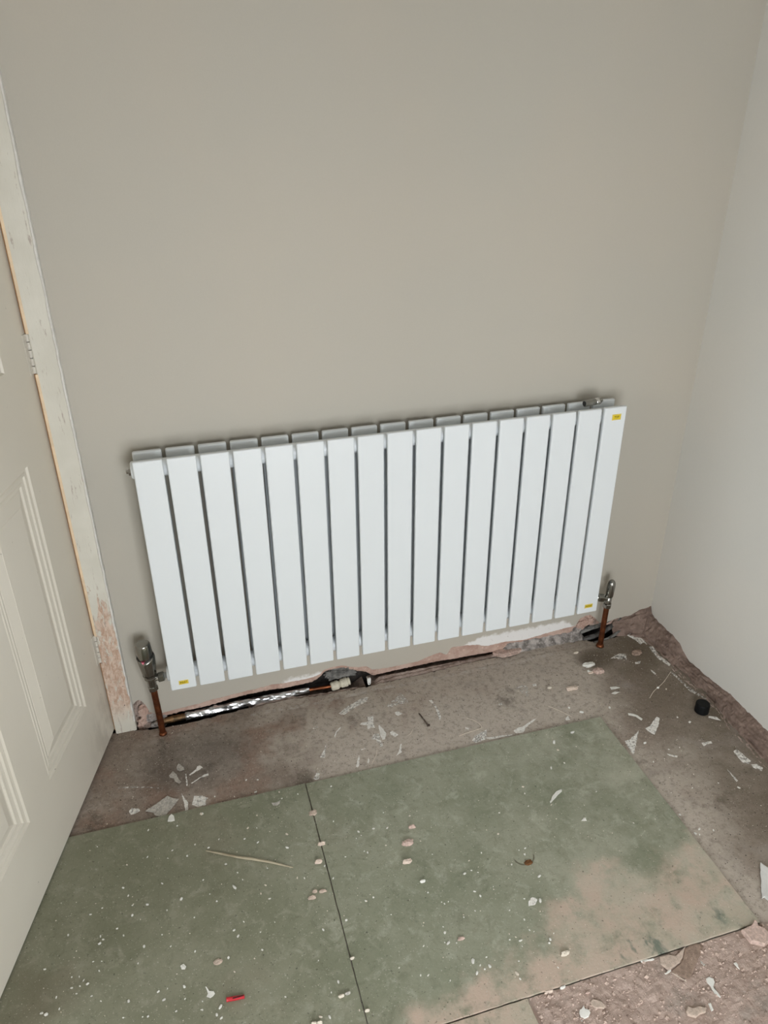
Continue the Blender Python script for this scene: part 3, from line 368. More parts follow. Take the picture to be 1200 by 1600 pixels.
obj('plaster_undercoat', slab([[-.076, .030]] + [q for q in PINK_EDGE if -.074 < q[0] < 1.29], .3, .004, .03, rough=.0022), 'pink_coat', wall_back)
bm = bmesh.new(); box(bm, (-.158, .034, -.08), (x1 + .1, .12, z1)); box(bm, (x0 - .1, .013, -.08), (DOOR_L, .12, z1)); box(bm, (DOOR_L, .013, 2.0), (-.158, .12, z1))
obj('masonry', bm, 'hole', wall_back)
# ragged mortar ledge between channel and floor, and the crushed rubble under the right half
def ledge(xa, xb, prof, mat, name, seed, amp=.0022):
    bm = bmesh.new(); n = int((xb - xa) / .0035); cols = []
    for k in range(n + 1):
        x = xa + (xb - xa) * k / n; e = lerp_at(FLOOR_EDGE, x); f = min(1, min(k, n - k) / 8)
        cols.append([bm.verts.new((x, (e + dy if rel else dy) + noise.noise(Vector((x * 70, i * 3.1, seed))) * amp * .8,
                                   z * f - .012 * (1 - f) + (noise.noise(Vector((x * 55, i * 2.3, seed + 4))) + .6 * noise.noise(Vector((x * 190, i * 4.3, seed)))) * amp)) for i, (rel, dy, z) in enumerate(prof)])
    for p, q in zip(cols, cols[1:]):
        for i in range(len(prof) - 1): bm.faces.new((p[i], q[i], q[i + 1], p[i + 1]))
    return obj(name, bm, mat, wall_back)
ledge(.515, 1.06, [(1, .001, -.014), (1, .003, .0005), (1, .008, .003), (1, .012, .0015), (0, -.006, .0055), (0, -.001, .003), (0, .010, -.006), (0, .030, -.012)], 'mortar', 'mortar_ledge', 2)
ledge(.18, .50, [(1, .001, -.018), (1, .003, -.003), (1, .008, -.002), (1, .012, -.010), (0, -.006, -.020), (0, .03, -.026)], 'mortar', 'mortar_ledge', 12)
ledge(.90, 1.185, [(0, -.013, -.004), (0, -.010, .004), (0, -.004, .011), (0, .000, .018), (0, .003, .024), (0, .010, .030)], 'rubble', 'broken_plaster', 5, .004)
bm = bmesh.new(); g = [[bm.verts.new((-.118 + .004 * i, .010 + .010 * noise.noise(Vector((i * .35, j * .35, 2))) + .004 * noise.noise(Vector((i * 1.1, j * 1.1, 5))), -.03 + .004 * j)) for i in range(22)] for j in range(32)]
for j in range(31):
    for i in range(21): bm.faces.new((g[j][i], g[j][i + 1], g[j + 1][i + 1], g[j + 1][i]))
obj('plaster_undercoat', bm, 'rubble_warm', wall_back)
for k, (x, y, z, sx, sy, h, mt) in enumerate(((-.064, .010, -.020, .020, .010, .048, 'rubble'), (-.046, .008, -.022, .016, .010, .036, 'rubble'), (-.088, .003, -.018, .013, .008, .040, 'pink_coat'), (-.076, -.006, -.010, .010, .006, .014, 'mortar'),
                                              (-.058, -.010, -.008, .010, .006, .013, 'rubble'), (-.082, .006, .022, .012, .006, .034, 'pink_coat'), (-.064, .006, .030, .006, .005, .028, 'rubble'),
                                              (1.160, .004, .030, .013, .007, .030, 'pink_coat'), (1.174, .005, .042, .012, .007, .026, 'pink_coat'), (1.190, .004, .044, .012, .007, .028, 'pink_coat'), (1.203, .006, .036, .010, .006, .020, 'mortar'), (1.150, .002, .022, .012, .006, .022, 'rubble'))):
    bm = lump(sx, sy, h, 3.3 + k * 1.7, 4, .45, .55); bmesh.ops.translate(bm, verts=bm.verts, vec=(x, y, z)); obj('broken_plaster', bm, mt, wall_back)
# right wall
rt = [[y0 - .02, .024], [-1.2, .026], [-.8, .022]] + RIGHT_TOP[::-1]
bm = slab(rt, z1, x1, .025, True, .0014)
wall_right = struct(obj('wall_right', bm, 'wall_right'))
bm = bmesh.new(); box(bm, (x1 + .026, y0 - .1, -.08), (x1 + .12, .12, z1)); obj('masonry', bm, 'fillet', wall_right)
path = []      # sloping scar of old plaster where the skirting stood: along the back wall end, round the corner, along the right wall
for k in range(24):
    t = k / 23; x = 1.272 + (x1 - 1.272) * t; path.append(((x, .003 - .002 * t, lerp_at(PAINT_EDGE, x) + .003 + .002 * math.sin(t * 20)), (1.262 + .075 * t, -.018 - .038 * t, -.002)))
foot = [[y0, 1.34], [-1, 1.342]] + [[p[1], p[0]] for p in RIGHT_FOOT[::-1]]
for k in range(420):
    y = -.006 - k * .0045 if k < 160 else -.726 - (k - 160) * (-y0 - .726) / 259
    path.append(((x1 + .004, y, lerp_at(rt, y) + .006), (lerp_at(foot, y), min(y, -.056) if k < 10 else y, -.002)))
bm = bmesh.new(); cols = []
for k, (t, f) in enumerate(path):
    col = []
    for i in range(13):
        u = i / 12; p = Vector(t).lerp(Vector(f), u); bulge = math.sin(u * math.pi) * .006
        nn = noise.noise(p * 38 + Vector((0, 0, i))) * .006 + noise.noise(p * 120) * .0035 + noise.noise(p * 260) * .0018
        crack = -.006 if i == 10 and noise.noise(Vector((k * .09, 1, 1))) > -.1 else 0
        col.append(bm.verts.new(p + Vector((-.6, -.25 if k < 24 else 0, .7)) * ((nn + bulge + crack) if 0 < i < 12 else 0)))
    cols.append(col)
for p, q in zip(cols, cols[1:]):
    for i in range(12): bm.faces.new((p[i], q[i], q[i + 1], p[i + 1]))
obj('plaster_scar', bm, 'fillet', wall_right)
# crumbled mortar seam on the floor beside the scar
bm = bmesh.new(); cols = []
for k in range(190):
    y = -.085 - k * .0046; xf = lerp_at(foot, y); wdt = .016 + .012 * noise.noise(Vector((y * 14, 2, 0)))
    cols.append([bm.verts.new((xf + .004 - wdt * i / 5, y, (-.002 if i in (0, 5) else -.0022 + .0075 * abs(noise.noise(Vector((y * 55, i * 1.9, 4)))) + .003 * noise.noise(Vector((y * 160, i * 3.3, 2)))))) for i in range(6)])
for p, q in zip(cols, cols[1:]):
    for i in range(5): bm.faces.new((p[i], q[i], q[i + 1], p[i + 1]))
obj('mortar_seam', bm, 'mortar', wall_right)
# remaining shell: left wall, rear wall with its window, ceiling, hall behind the doorway
bm = bmesh.new(); xb = x0 - .12
for q, r in (((xb, y0 - .1, -.05), (x0, ADDED_WIN['y0'], z1)), ((xb, ADDED_WIN['y1'], -.05), (x0, .0, z1)), ((xb, ADDED_WIN['y0'], -.05), (x0, ADDED_WIN['y1'], ADDED_WIN['z0'])), ((xb, ADDED_WIN['y0'], ADDED_WIN['z1']), (x0, ADDED_WIN['y1'], z1))): box(bm, q, r)
struct(obj('wall_left', bm, 'wall_plain'))
bm = bmesh.new(); yb = y0 - .12
for a, b in (((x0, yb, -.05), (WIN['x0'], y0, z1)), ((WIN['x1'], yb, -.05), (x1 + .12, y0, z1)), ((WIN['x0'], yb, -.05), (WIN['x1'], y0, WIN['z0'])), ((WIN['x0'], yb, WIN['z1']), (WIN['x1'], y0, z1))): box(bm, a, b)
struct(obj('wall_rear', bm, 'wall_plain'))
bm = bmesh.new(); box(bm, (x0 - .1, yb, z1), (x1 + .13, .13, z1 + .05)); struct(obj('ceiling', bm, 'ceiling'))
ga = bpy.data.materials.new('window_glass'); ga.use_nodes = True; nt = ga.node_tree; nt.nodes.remove(nt.nodes['Principled BSDF'])
tr = nt.nodes.new('ShaderNodeBsdfTransparent'); gl = nt.nodes.new('ShaderNodeBsdfGlossy'); gl.inputs['Roughness'].default_value = .02; mx = nt.nodes.new('ShaderNodeMixShader'); mx.inputs[0].default_value = .06
nt.links.new(tr.outputs[0], mx.inputs[1]); nt.links.new(gl.outputs[0], mx.inputs[2]); nt.links.new(mx.outputs[0], nt.nodes['Material Output'].inputs[0]); MAT['glass'] = ga
def window(name, a0, a1, za, zb, P):
    """P(a, depth, z): point at `a` along the wall, `depth` into it from its room face"""
    e = .05; am = (a0 + a1) / 2; wf = struct(empty(name, P(am, .06, za)))
    def bar(bm, q, r, d0, d1):
        u, v = P(q[0], d0, q[1]), P(r[0], d1, r[1]); box(bm, [min(u[i], v[i]) for i in range(3)], [max(u[i], v[i]) for i in range(3)])
    bm = bmesh.new()
    for q, r in (((a0, za), (a0 + e, zb)), ((a1 - e, za), (a1, zb)), ((am - e / 2, za + e), (am + e / 2, zb - e)), ((a0 + e, za), (a1 - e, za + e)), ((a0 + e, zb - e), (a1 - e, zb))): bar(bm, q, r, .04, .09)
    obj('window_frame', bm, 'white_plastic', wf)
    for q, r in ((a0 + e, am - e / 2), (am + e / 2, a1 - e)):
        bm = bmesh.new(); bar(bm, (q, za + e), (r, zb - e), .064, .068); obj('window_pane', bm, 'glass', wf)
window('window_1', WIN['x0'], WIN['x1'], WIN['z0'], WIN['z1'], lambda a, d, z: (a, y0 - d, z))
window('added_window', ADDED_WIN['y0'], ADDED_WIN['y1'], ADDED_WIN['z0'], ADDED_WIN['z1'], lambda a, d, z: (x0 - d, a, z))  # second one is an added light source for the right wall
bm = bmesh.new()
for a, b in (((-1.15, 1.2, 0), (.1, 1.25, 2.1)), ((-1.15, .12, 0), (-1.1, 1.2, 2.1)), ((.05, .12, 0), (.1, 1.2, 2.1)), ((-1.15, .12, 2.1), (.1, 1.25, 2.15)), ((-1.15, .05, -.06), (.1, 1.25, -.03))): box(bm, a, b)
struct(obj('wall_hall', bm, 'wall_plain'))

# ---------------------------------------------------------------- door lining (its architrave removed) and the open door
tr1 = struct(empty('trim_1', (-.13, -.018, 0)))
bm = bmesh.new(); n = 90; cols = []
for k in range(n + 1):
    z = -.002 + 2.0 * (k / n) ** 1.6; xr = -.1035 + noise.noise(Vector((z * 30, 1, 2))) * .0016; xl = -.1500 + noise.noise(Vector((z * 8, 4, 2))) * .0004 - .004 * max(0, 1 - z / .12)
    pts = [(xl, .11), (xl, -.0165), (xl + .002, -.018), (-.125, -.018 + noise.noise(Vector((z * 40, 2, 2))) * .0008), (xr - .002, -.0175 + noise.noise(Vector((z * 60, 7, 2))) * .0014), (xr, -.015), (xr, .11)]
    cols.append([bm.verts.new((a, b, z)) for a, b in pts])
for p, q in zip(cols, cols[1:]):
    for i in range(7): bm.faces.new((p[i], p[(i + 1) % 7], q[(i + 1) % 7], q[i]))
bm.faces.new(cols[0]); bm.faces.new(cols[-1][::-1]); obj('door_lining', bm, 'lining', tr1)
bm = bmesh.new(); cols = []
for k in range(140):
    z = .03 + 1.96 * (k / 139) ** 1.4; w = .0052 + .0024 * noise.noise(Vector((z * 16, 3, 1))) + .0012 * noise.noise(Vector((z * 70, 3, 1)))
    if z < .30 and noise.noise(Vector((z * 45, 9, 9))) > .12: w *= .45
    xr = -.1028 + noise.noise(Vector((z * 35, 1, 5))) * .001
    cols.append([bm.verts.new(p) for p in ((xr - w, -.0175, z), (xr - w * .7, -.0202, z), (xr - .0012, -.0206, z), (xr, -.0185, z), (xr, .001, z))])
for p, q in zip(cols, cols[1:]):
    for i in range(4): bm.faces.new((p[i], q[i], q[i + 1], p[i + 1]))
obj('plaster_bead', bm, 'bead', tr1)
HZ = ((.935, 1.014), (.222, .302))
prev = .004
for za, zb in HZ[::-1] + ((2.0, 2.0),):
    bm = bmesh.new(); box(bm, (-.1560, -.010, prev), (-.1500, .02, za)); obj('bare_edge', bm, 'pine', tr1)
    bm = bmesh.new(); box(bm, (-.1536, -.0185, prev), (-.1474, -.012, za), .0010); obj('bare_arris', bm, 'pine_light' if za > .3 else 'lining', tr1)
    prev = zb
bm = bmesh.new(); box(bm, (DOOR_L, -.0, 0), (DOOR_L + .03, .11, 2.0)); box(bm, (DOOR_L, 0, 1.97), (-.150, .11, 2.0)); obj('door_lining', bm, 'lining', tr1)

door = struct(empty('door_1', (-.160, -.022, .0))); ang = math.atan2(-.96257, -.27102); door.rotation_euler = (0, 0, ang)
def dobj(name, bm, mat, smooth=False):
    bmesh.ops.recalc_face_normals(bm, faces=bm.faces); me = bpy.data.meshes.new(name); bm.to_mesh(me); bm.free()
    if smooth:
        for p in me.polygons: p.use_smooth = True
    return link(name, me, mat, door)
U = (-.013, .100, .320, .420, .640, .747); Z = (.010, .185, .787, .970, 1.520, 1.62, 1.86, 1.985)
bm = bmesh.new()
box(bm, (U[0], -.036, Z[0]), (U[5], -.016, Z[7]), .001)
for a, b, c, d in ((U[0], U[1], Z[0], Z[7]), (U[2], U[3], Z[0], Z[7]), (U[4], U[5], Z[0], Z[7])): box(bm, (a, -.017, c), (b, 0, d))
for a, b in ((U[1], U[2]), (U[3], U[4])):
    for c, d in ((Z[0], Z[1]), (Z[2], Z[3]), (Z[4], Z[5]), (Z[6], Z[7])): box(bm, (a, -.017, c), (b, 0, d))
dobj('door_leaf', bm, 'door_paint')
PROF = ((0, 0), (.0025, -.0040), (.0070, -.0046), (.0095, -.0030), (.0135, -.0032), (.0160, -.0066), (.0215, -.0074), (.0240, -.0060), (.0285, -.0064), (.0310, -.0098), (.0340, -.0100), (.0360, -.0088), (.0580, -.0026), (.0590, -.0018))
for a, b in ((U[1], U[2]), (U[3], U[4])):
    for c, d in ((Z[1], Z[2]), (Z[3], Z[4]), (Z[5], Z[6])):
        bm = bmesh.new(); rings = [[bm.verts.new(q) for q in ((a + i, h, c + i), (b - i, h, c + i), (b - i, h, d - i), (a + i, h, d - i))] for i, h in PROF]
        for p, q in zip(rings, rings[1:]):
            for k in range(4): bm.faces.new((p[k], p[(k + 1) % 4], q[(k + 1) % 4], q[k]))
        bm.faces.new(rings[-1]); dobj('door_panel', bm, 'door_paint')
for za, zb in HZ:
    h = bpy.data.objects.new('hinge', None); C.objects.link(h); h.parent = door; h.location = (-.0125, .0035, za)
    for k in range(5):
        s = (zb - za) / 5; bm = bmesh.new(); lathe(bm, (0, 0, s * k + .0006), (0, 0, s * (k + 1) - .0006), ((.0036, 0), (.0043, .06), (.0043, .94), (.0036, 1)), 14)
        me = bpy.data.meshes.new('knuckle'); bmesh.ops.recalc_face_normals(bm, faces=bm.faces); bm.to_mesh(me); bm.free(); link('knuckle', me, 'hinge_paint', h)
    bm = bmesh.new(); lathe(bm, (0, 0, .0002), (0, 0, zb - za - .0002), ((.0026, 0), (.0026, 1)), 10); me = bpy.data.meshes.new('hinge_pin'); bm.to_mesh(me); bm.free(); link('hinge_pin', me, 'slot_black', h)
    bm = bmesh.new(); box(bm, (.001, -.004, 0), (.014, -.0025, zb - za)); me = bpy.data.meshes.new('hinge_plate'); bm.to_mesh(me); bm.free(); link('hinge_plate', me, 'hinge_paint', h)

# ---------------------------------------------------------------- radiator
ZB, ZT = .155, .755; YC = -.0525
rad = tag(empty('radiator', (.574, YC, ZB)), 'white double panel radiator with seventeen flat vertical bars on the back wall', 'radiator')
bm = bmesh.new(); box(bm, (0, -.0055, 0), (.060, .0055, ZT - ZB), .0032, 3)
me = bpy.data.meshes.new('radiator_bar'); bm.to_mesh(me); bm.free(); me.materials.append(MAT['radiator_white'])
for p in me.polygons: p.use_smooth = p.area < 2e-4
for row in (-.0795, -.0255):
    for i in range(17):
        o = link('radiator_bar', me, None, rad, (.068 * i - .574, row - YC, 0))
for zc in (ZT - .030, ZB + .030):
    bm = bmesh.new(); lathe(bm, (-.006, YC, zc), (1.154, YC, zc), ((.0165, 0), (.019, .002), (.019, .998), (.0165, 1)), 28); obj('header_tube', bm, 'radiator_white', rad, True)
    for row, s in ((-.0795, 1), (-.0255, -1)):          # weld necks joining the bars to the header
        bm = bmesh.new()
        for i in range(17): box(bm, (.068 * i + .014, min(row, row + s * .012), zc - .008), (.068 * i + .046, max(row, row + s * .012), zc + .008))
        w = obj('weld_neck', bm, 'radiator_white', rad); w['kind'] = 'stuff'
bm = bmesh.new(); lathe(bm, (-.0165, YC - .004, ZT - .030), (-.005, YC - .004, ZT - .030), ((.004, 0), (.0048, .1), (.0048, .45), (.009, .5), (.009, 1)), 6); obj('air_vent', bm, 'bright_chrome', rad)
for xb in (.170, .978):
    bm = bmesh.new(); box(bm, (xb - .012, -.020, .640), (xb + .012, .0005, .700)); box(bm, (xb - .012, -.031, .688), (xb + .012, -.019, .700)); obj('wall_bracket', bm, 'radiator_white', rad)
    bm = bmesh.new(); box(bm, (xb - .012, -.020, .205), (xb + .012, .0005, .255)); obj('wall_bracket', bm, 'radiator_white', rad)
def text_mesh(txt, size, depth=.0002):
    cu = bpy.data.curves.new('t', 'FONT'); cu.body = txt; cu.size = size; cu.align_x = 'CENTER'; cu.align_y = 'CENTER'; cu.extrude = depth; cu.resolution_u = 3
    t = bpy.data.objects.new('t', cu); C.objects.link(t); dg = bpy.context.evaluated_depsgraph_get(); me = bpy.data.meshes.new_from_object(t.evaluated_get(dg)); bpy.data.objects.remove(t); return me
yf = -.0852
for txt, cx, cz, w, h, size in (('INLET', .0310, .1762, .0225, .0115, .0068), ('OUTLET', 1.1200, .1785, .0240, .0118, .0058), ('TOP', 1.1218, .7298, .0240, .0150, .0066)):
    bm = bmesh.new(); box(bm, (cx - w / 2, yf - .0003, cz - h / 2), (cx + w / 2, yf + .0004, cz + h / 2)); st = obj('sticker', bm, 'sticker', rad, False, (cx, yf, cz)); st['label'] = 'yellow sticker reading ' + txt
    me = text_mesh(txt, size); me.materials.clear(); lt = link('lettering', me, 'ink', st, (0, -.0004, 0)); lt.rotation_euler = (math.pi / 2, 0, 0); lt.scale = (1.0, 1.25, 1)
    bm = bmesh.new(); t = .0005
    for a, b in (((-w / 2 + .001, -h / 2 + .001), (w / 2 - .001, -h / 2 + .001 + t)), ((-w / 2 + .001, h / 2 - .001 - t), (w / 2 - .001, h / 2 - .001)), ((-w / 2 + .001, -h / 2 + .001), (-w / 2 + .001 + t, h / 2 - .001)), ((w / 2 - .001 - t, -h / 2 + .001), (w / 2 - .001, h / 2 - .001))):
        box(bm, (cx + a[0], yf - .0005, cz + a[1]), (cx + b[0], yf - .0002, cz + b[1]))
    obj('sticker_border', bm, 'cream_plastic', st)
# loose chrome fitting on top between bars
fit = empty('metal_fitting', (1.072, -.060, ZT)); tag(fit, 'small chrome hollow fitting lying on top of the radiator at its right end', 'fitting')
A, B = Vector((1.046, -.058, ZT + .0075)), Vector((1.094, -.050, ZT + .0075))
bm = bmesh.new(); lathe(bm, A, B, ((.0078, 0), (.0082, .03), (.0082, .97), (.0060, 1)), 8, .39); obj('sleeve', bm, 'chrome', fit)
bm = bmesh.new(); lathe(bm, A - (B - A) * .005, A + (B - A) * .02, ((.0058, 0), (.0058, 1)), 16); obj('bore', bm, 'slot_black', fit)
bm = bmesh.new(); lathe(bm, B - (B - A) * .35, B + (B - A) * .10, ((.0086, 0), (.0092, .1), (.0092, .5), (.004, .55), (.004, 1)), 14); obj('collar', bm, 'bright_chrome', fit, True)

# ---------------------------------------------------------------- valves and pipes
def valve(name, label, A, B):
    return tag(empty(name, (A[0], A[1], A[2])), label, 'valve')
A, B = Vector((-.0428, YC, .144)), Vector((-.0490, YC, .288)); ln = (B - A).length
def seg(a, b): return A + (B - A) * (a / ln), A + (B - A) * (b / ln)
v = valve('thermostatic_valve', 'chrome thermostatic radiator valve on the copper pipe at the left end', A, B)
bm = bmesh.new(); a, b = seg(0, .014); lathe(bm, a, b, ((.0112, 0), (.0124, .12), (.0124, .88), (.0110, 1)), 6, .3); obj('compression_nut', bm, 'chrome', v)
bm = bmesh.new(); a, b = seg(.013, .040); lathe(bm, a, b, ((.0100, 0), (.0108, .1), (.0108, .8), (.0125, 1)), 24); obj('valve_body', bm, 'chrome', v, True)
bm = bmesh.new(); a, b = seg(.036, .050); lathe(bm, a, b, ((.0128, 0), (.0148, .10), (.0148, .38), (.0138, .45), (.0138, .55), (.0158, .62), (.0165, 1)), 28); obj('collar', bm, 'chrome', v)
G = .107                                                              # height of the groove between grip and cap
dirv = Vector((-.30, -.954, 0)).normalized(); side = Vector((.954, -.30, 0)).normalized()
def dip(p):                                                           # the groove drops to a point under the marker
    d = (p - A); r = Vector((d.x, d.y, 0)); c = r.normalized().dot(dirv) if r.length > 1e-6 else 0
    return -.0095 * max(0, (c - .45) / .55)
def head(name, s0, s1, prof, mat, parent, at, n=36):
    bm = bmesh.new(); a, b = seg(s0, s1); lathe(bm, a, b, prof, n)
    for q in bm.verts:
        t = (q.co - a).dot((b - a).normalized()) / (b - a).length; w = t if at == 1 else (1 - t if at == 0 else 1)
        lower = dip(q.co) * max(0, min(1, (w - .45) / .55))
        if name == 'sensor_head':                                     # flat-sided grip
            d = q.co - (a + (b - a) * t); ang = math.atan2(d.y, d.x); f = 1 + .035 * math.cos(ang * 8 + .4) * max(0., 1 - t) ** .3
            q.co = a + (b - a) * t + Vector((d.x * f, d.y * f, d.z))
        q.co.z += lower
    return obj(name, bm, mat, parent, True)
hd = head('sensor_head', .050, G - .0015, ((.0158, 0), (.0164, .05), (.0185, .35), (.0208, .75), (.0213, .93), (.0205, 1)), 'chrome', v, 1)
head('groove', G - .006, G + .005, ((.0196, 0), (.0190, .5), (.0172, 1)), 'slot_black', hd, 2)
head('control_cap', G + .0012, .141, ((.0178, 0), (.0184, .05), (.0178, .6), (.0172, .90), (.0164, .97), (.0148, 1)), 'chrome', v, 0)
c, _ = seg(G - .0105, G)
def wedge(mat, name, s, off):
    bm = bmesh.new(); P = []
    for q in ((-.0075, .0085), (.0075, .0085), (0, -.0040)):
        P.append([bm.verts.new(c + side * q[0] * s + Vector((0, 0, q[1] * s)) + dirv * (d - abs(q[0]) * .18)) for d in (.0185, .0217 + off)])
    bm.faces.new([p[1] for p in P]); bm.faces.new([p[0] for p in P][::-1])
    for i in range(3): bm.faces.new((P[i][0], P[(i + 1) % 3][0], P[(i + 1) % 3][1], P[i][1]))
    return obj(name, bm, mat, hd)
simple('marker_red', (.25, .02, .05), .4)
wedge('marker_red', 'pointer_notch', .62, 0); wedge('marker_pink', 'pointer', .40, .0006)
zc = ZB + .030 - .007
bm = bmesh.new(); lathe(bm, (-.043, YC, zc - .002), (-.004, YC, zc + .004), ((.0066, 0), (.0072, .25), (.0072, .34), (.0085, .35), (.0085, .42), (.007, .43), (.007, 1)), 20); obj('union_tail', bm, 'bright_chrome', v, True)
bm = bmesh.new(); lathe(bm, (-.0275, YC, zc + .0005), (-.0125, YC, zc + .0025), ((.0112, 0), (.0130, .12), (.0130, .88), (.0112, 1)), 6, .5); obj('union_nut', bm, 'chrome', v)
def pipe(name, label, pts, r=.0078):
    bm = bmesh.new(); tube(bm, spline(pts, 4), r, 18); o = obj(name, bm, 'copper', None, True, pts[0]); return tag(o, label, 'pipe')
pp = pipe('copper_pipe', 'left copper pipe rising from the floor to the thermostatic valve', [(-.0400, YC, -.002), (-.0404, YC, .05), (-.0415, YC, .10), (-.0428, YC, .152)])
bm = bmesh.new(); lathe(bm, (-.040, YC, -.001), (-.040, YC, .008), ((.0100, 0), (.0098, .3), (.0082, 1)), 18); obj('floor_seal', bm, 'copper', pp, True)

A, B = Vector((1.2020, YC, .136)), Vector((1.2070, YC, .2275)); ln = (B - A).length
v = valve('lockshield_valve', 'small chrome lockshield valve with domed cap on the right pipe', A, B)
bm = bmesh.new(); a, b = seg(0, .014); lathe(bm, a, b, ((.0112, 0), (.0126, .15), (.0126, .85), (.0106, 1)), 6, .3); obj('compression_nut', bm, 'chrome', v)
bm = bmesh.new(); a, b = seg(.013, .045); lathe(bm, a, b, ((.0092, 0), (.0096, .1), (.0096, 1)), 20); obj('valve_body', bm, 'chrome', v, True)
bm = bmesh.new(); a, b = seg(.036, .0917); lathe(bm, a, b, ((.0098, 0), (.0112, .05), (.0116, .55), (.0114, .70), (.0102, .84), (.0076, .93), (.0040, .985), (0, 1)), 24); obj('domed_cap', bm, 'chrome', v, True)
bm = bmesh.new(); lathe(bm, (1.203, YC, .166), (1.152, YC, .181), ((.0066, 0), (.0072, .2), (.0072, 1)), 18); obj('union_tail', bm, 'chrome', v, True)
bm = bmesh.new(); lathe(bm, (1.186, YC, .171), (1.166, YC, .177), ((.0108, 0), (.0124, .12), (.0124, .88), (.0108, 1)), 6, .4); obj('union_nut', bm, 'chrome', v)
pp = pipe('copper_pipe', 'right copper pipe rising from the floor to the lockshield valve', [(1.2000, YC, -.002), (1.2005, YC, .05), (1.2012, YC, .1), (1.2022, YC, .142)])
bm = bmesh.new(); lathe(bm, (1.200, YC, -.001), (1.200, YC, .009), ((.0118, 0), (.0110, .4), (.0082, 1)), 18); obj('floor_seal', bm, 'copper', pp, True)

# lagged pipe in the channel
hp = tag(empty('heating_pipe', (.18, .000, -.010)), 'foil wrapped pipe lying in the open channel under the radiator', 'pipe')
pts = [(.018, .000, -.0035), (.08, .000, -.002), (.15, -.001, .0015), (.22, -.001, .003), (.29, .000, .0035), (.345, .001, .003)]
sp = spline(pts, 14)
bm = bmesh.new(); tube(bm, sp, .0112, 16, .28, [1.0 - .35 * (i / len(sp)) ** 2 for i in range(len(sp))]); obj('foil_wrap', bm, 'foil', hp)
bm = bmesh.new(); tube(bm, spline([(-.055, .003, -.006), (-.02, .001, -.005), (.03, .000, -.003)], 6), .0092, 14); obj('brass_sleeve', bm, 'dull_brass', hp, True)
bm = bmesh.new(); lathe(bm, (-.019, .001, -.005), (-.011, .001, -.0048), ((.0105, 0), (.0105, 1)), 14); obj('olive_ring', bm, 'dull_brass', hp)
bm = bmesh.new(); tube(bm, spline([(.335, .001, .003), (.37, -.002, .004), (.408, -.006, .006)], 6), .0052, 12); obj('bare_pipe', bm, 'copper', hp, True)
cn = tag(empty('pipe_coupling', (.43, -.008, 0)), 'cream plastic push-fit coupling in the hole under the radiator', 'coupling')
A, B = Vector((.404, -.006, .004)), Vector((.456, -.004, .011))
for t0, t1 in ((0, .44), (.50, .92)):
    a, b = A.lerp(B, t0), A.lerp(B, t1); bm = bmesh.new(); lathe(bm, a, b, ((.0085, 0), (.0118, .08), (.0128, .30), (.0122, .50), (.0132, .62), (.0128, .9), (.0095, 1)), 18); obj('grip_collar', bm, 'cream_plastic', cn)
bm = bmesh.new(); lathe(bm, A.lerp(B, .3), A.lerp(B, 1.04), ((.0095, 0), (.0095, .85), (.0108, .88), (.0108, .97), (.008, 1)), 18); obj('coupling_body', bm, 'cream_plastic', cn, True)
bm = lump(.040, .012, .034, 11.3, 4, .45, .5); bmesh.ops.translate(bm, verts=bm.verts, vec=(.432, .012, .022)); tag(obj('pipe_lagging', bm, 'lag_grey', None, False, (.432, .012, .022)), 'torn dark grey lagging stuffed in the hole above the cream coupling', 'lagging')
bm = bmesh.new(); V = []
for hw, z in ((.0046, .021), (.0050, .014), (.0042, .004), (.0028, -.001)): V.append([bm.verts.new((.5078 + sx * hw, y, z)) for sx, y in ((-1, -.0222), (1, -.0222), (1, -.0185), (-1, -.0185))])
for p, q in zip(V, V[1:]):
    for k in range(4): bm.faces.new((p[k], p[(k + 1) % 4], q[(k + 1) % 4], q[k]))
bm.faces.new(V[0]); bm.faces.new(V[-1]); box(bm, (.5055, -.019, .006), (.5100, .002, .010), .001)
cl = obj('pipe_clip', bm, 'white_plastic', None, False, (.508, -.01, -.008)); tag(cl, 'small white plastic pipe clip right of the cream coupling', 'clip')
bm = bmesh.new(); lathe(bm, (.5078, -.0228, .004), (.5078, -.0215, .004), ((.0014, 0), (.0014, 1)), 10); obj('nail_hole', bm, 'slot_black', cl)
for k, (pts, r, l) in enumerate((([(1.165, .006, .016), (1.20, .005, .024), (1.235, .006, .031), (1.268, .008, .045), (1.29, .014, .058)], .0070, 'upper dark lagged cable behind the right copper pipe'),
                                 ([(1.170, -.008, -.004), (1.20, -.010, .003), (1.235, -.008, .010), (1.268, -.003, .024), (1.296, .004, .041)], .0062, 'middle dark lagged cable behind the right copper pipe'),
                                 ([(1.185, -.027, -.010), (1.215, -.027, -.007), (1.250, -.024, -.003), (1.283, -.018, .010), (1.308, -.008, .026)], .0045, 'thin lowest grey cable behind the right copper pipe'))):
    bm = bmesh.new(); tube(bm, spline(pts, 8), r, 12, .35); tag(obj('cable', bm, ('lag_grey', 'cable_grey', 'lag_grey')[k], None, False, pts[0]), l, 'cable')

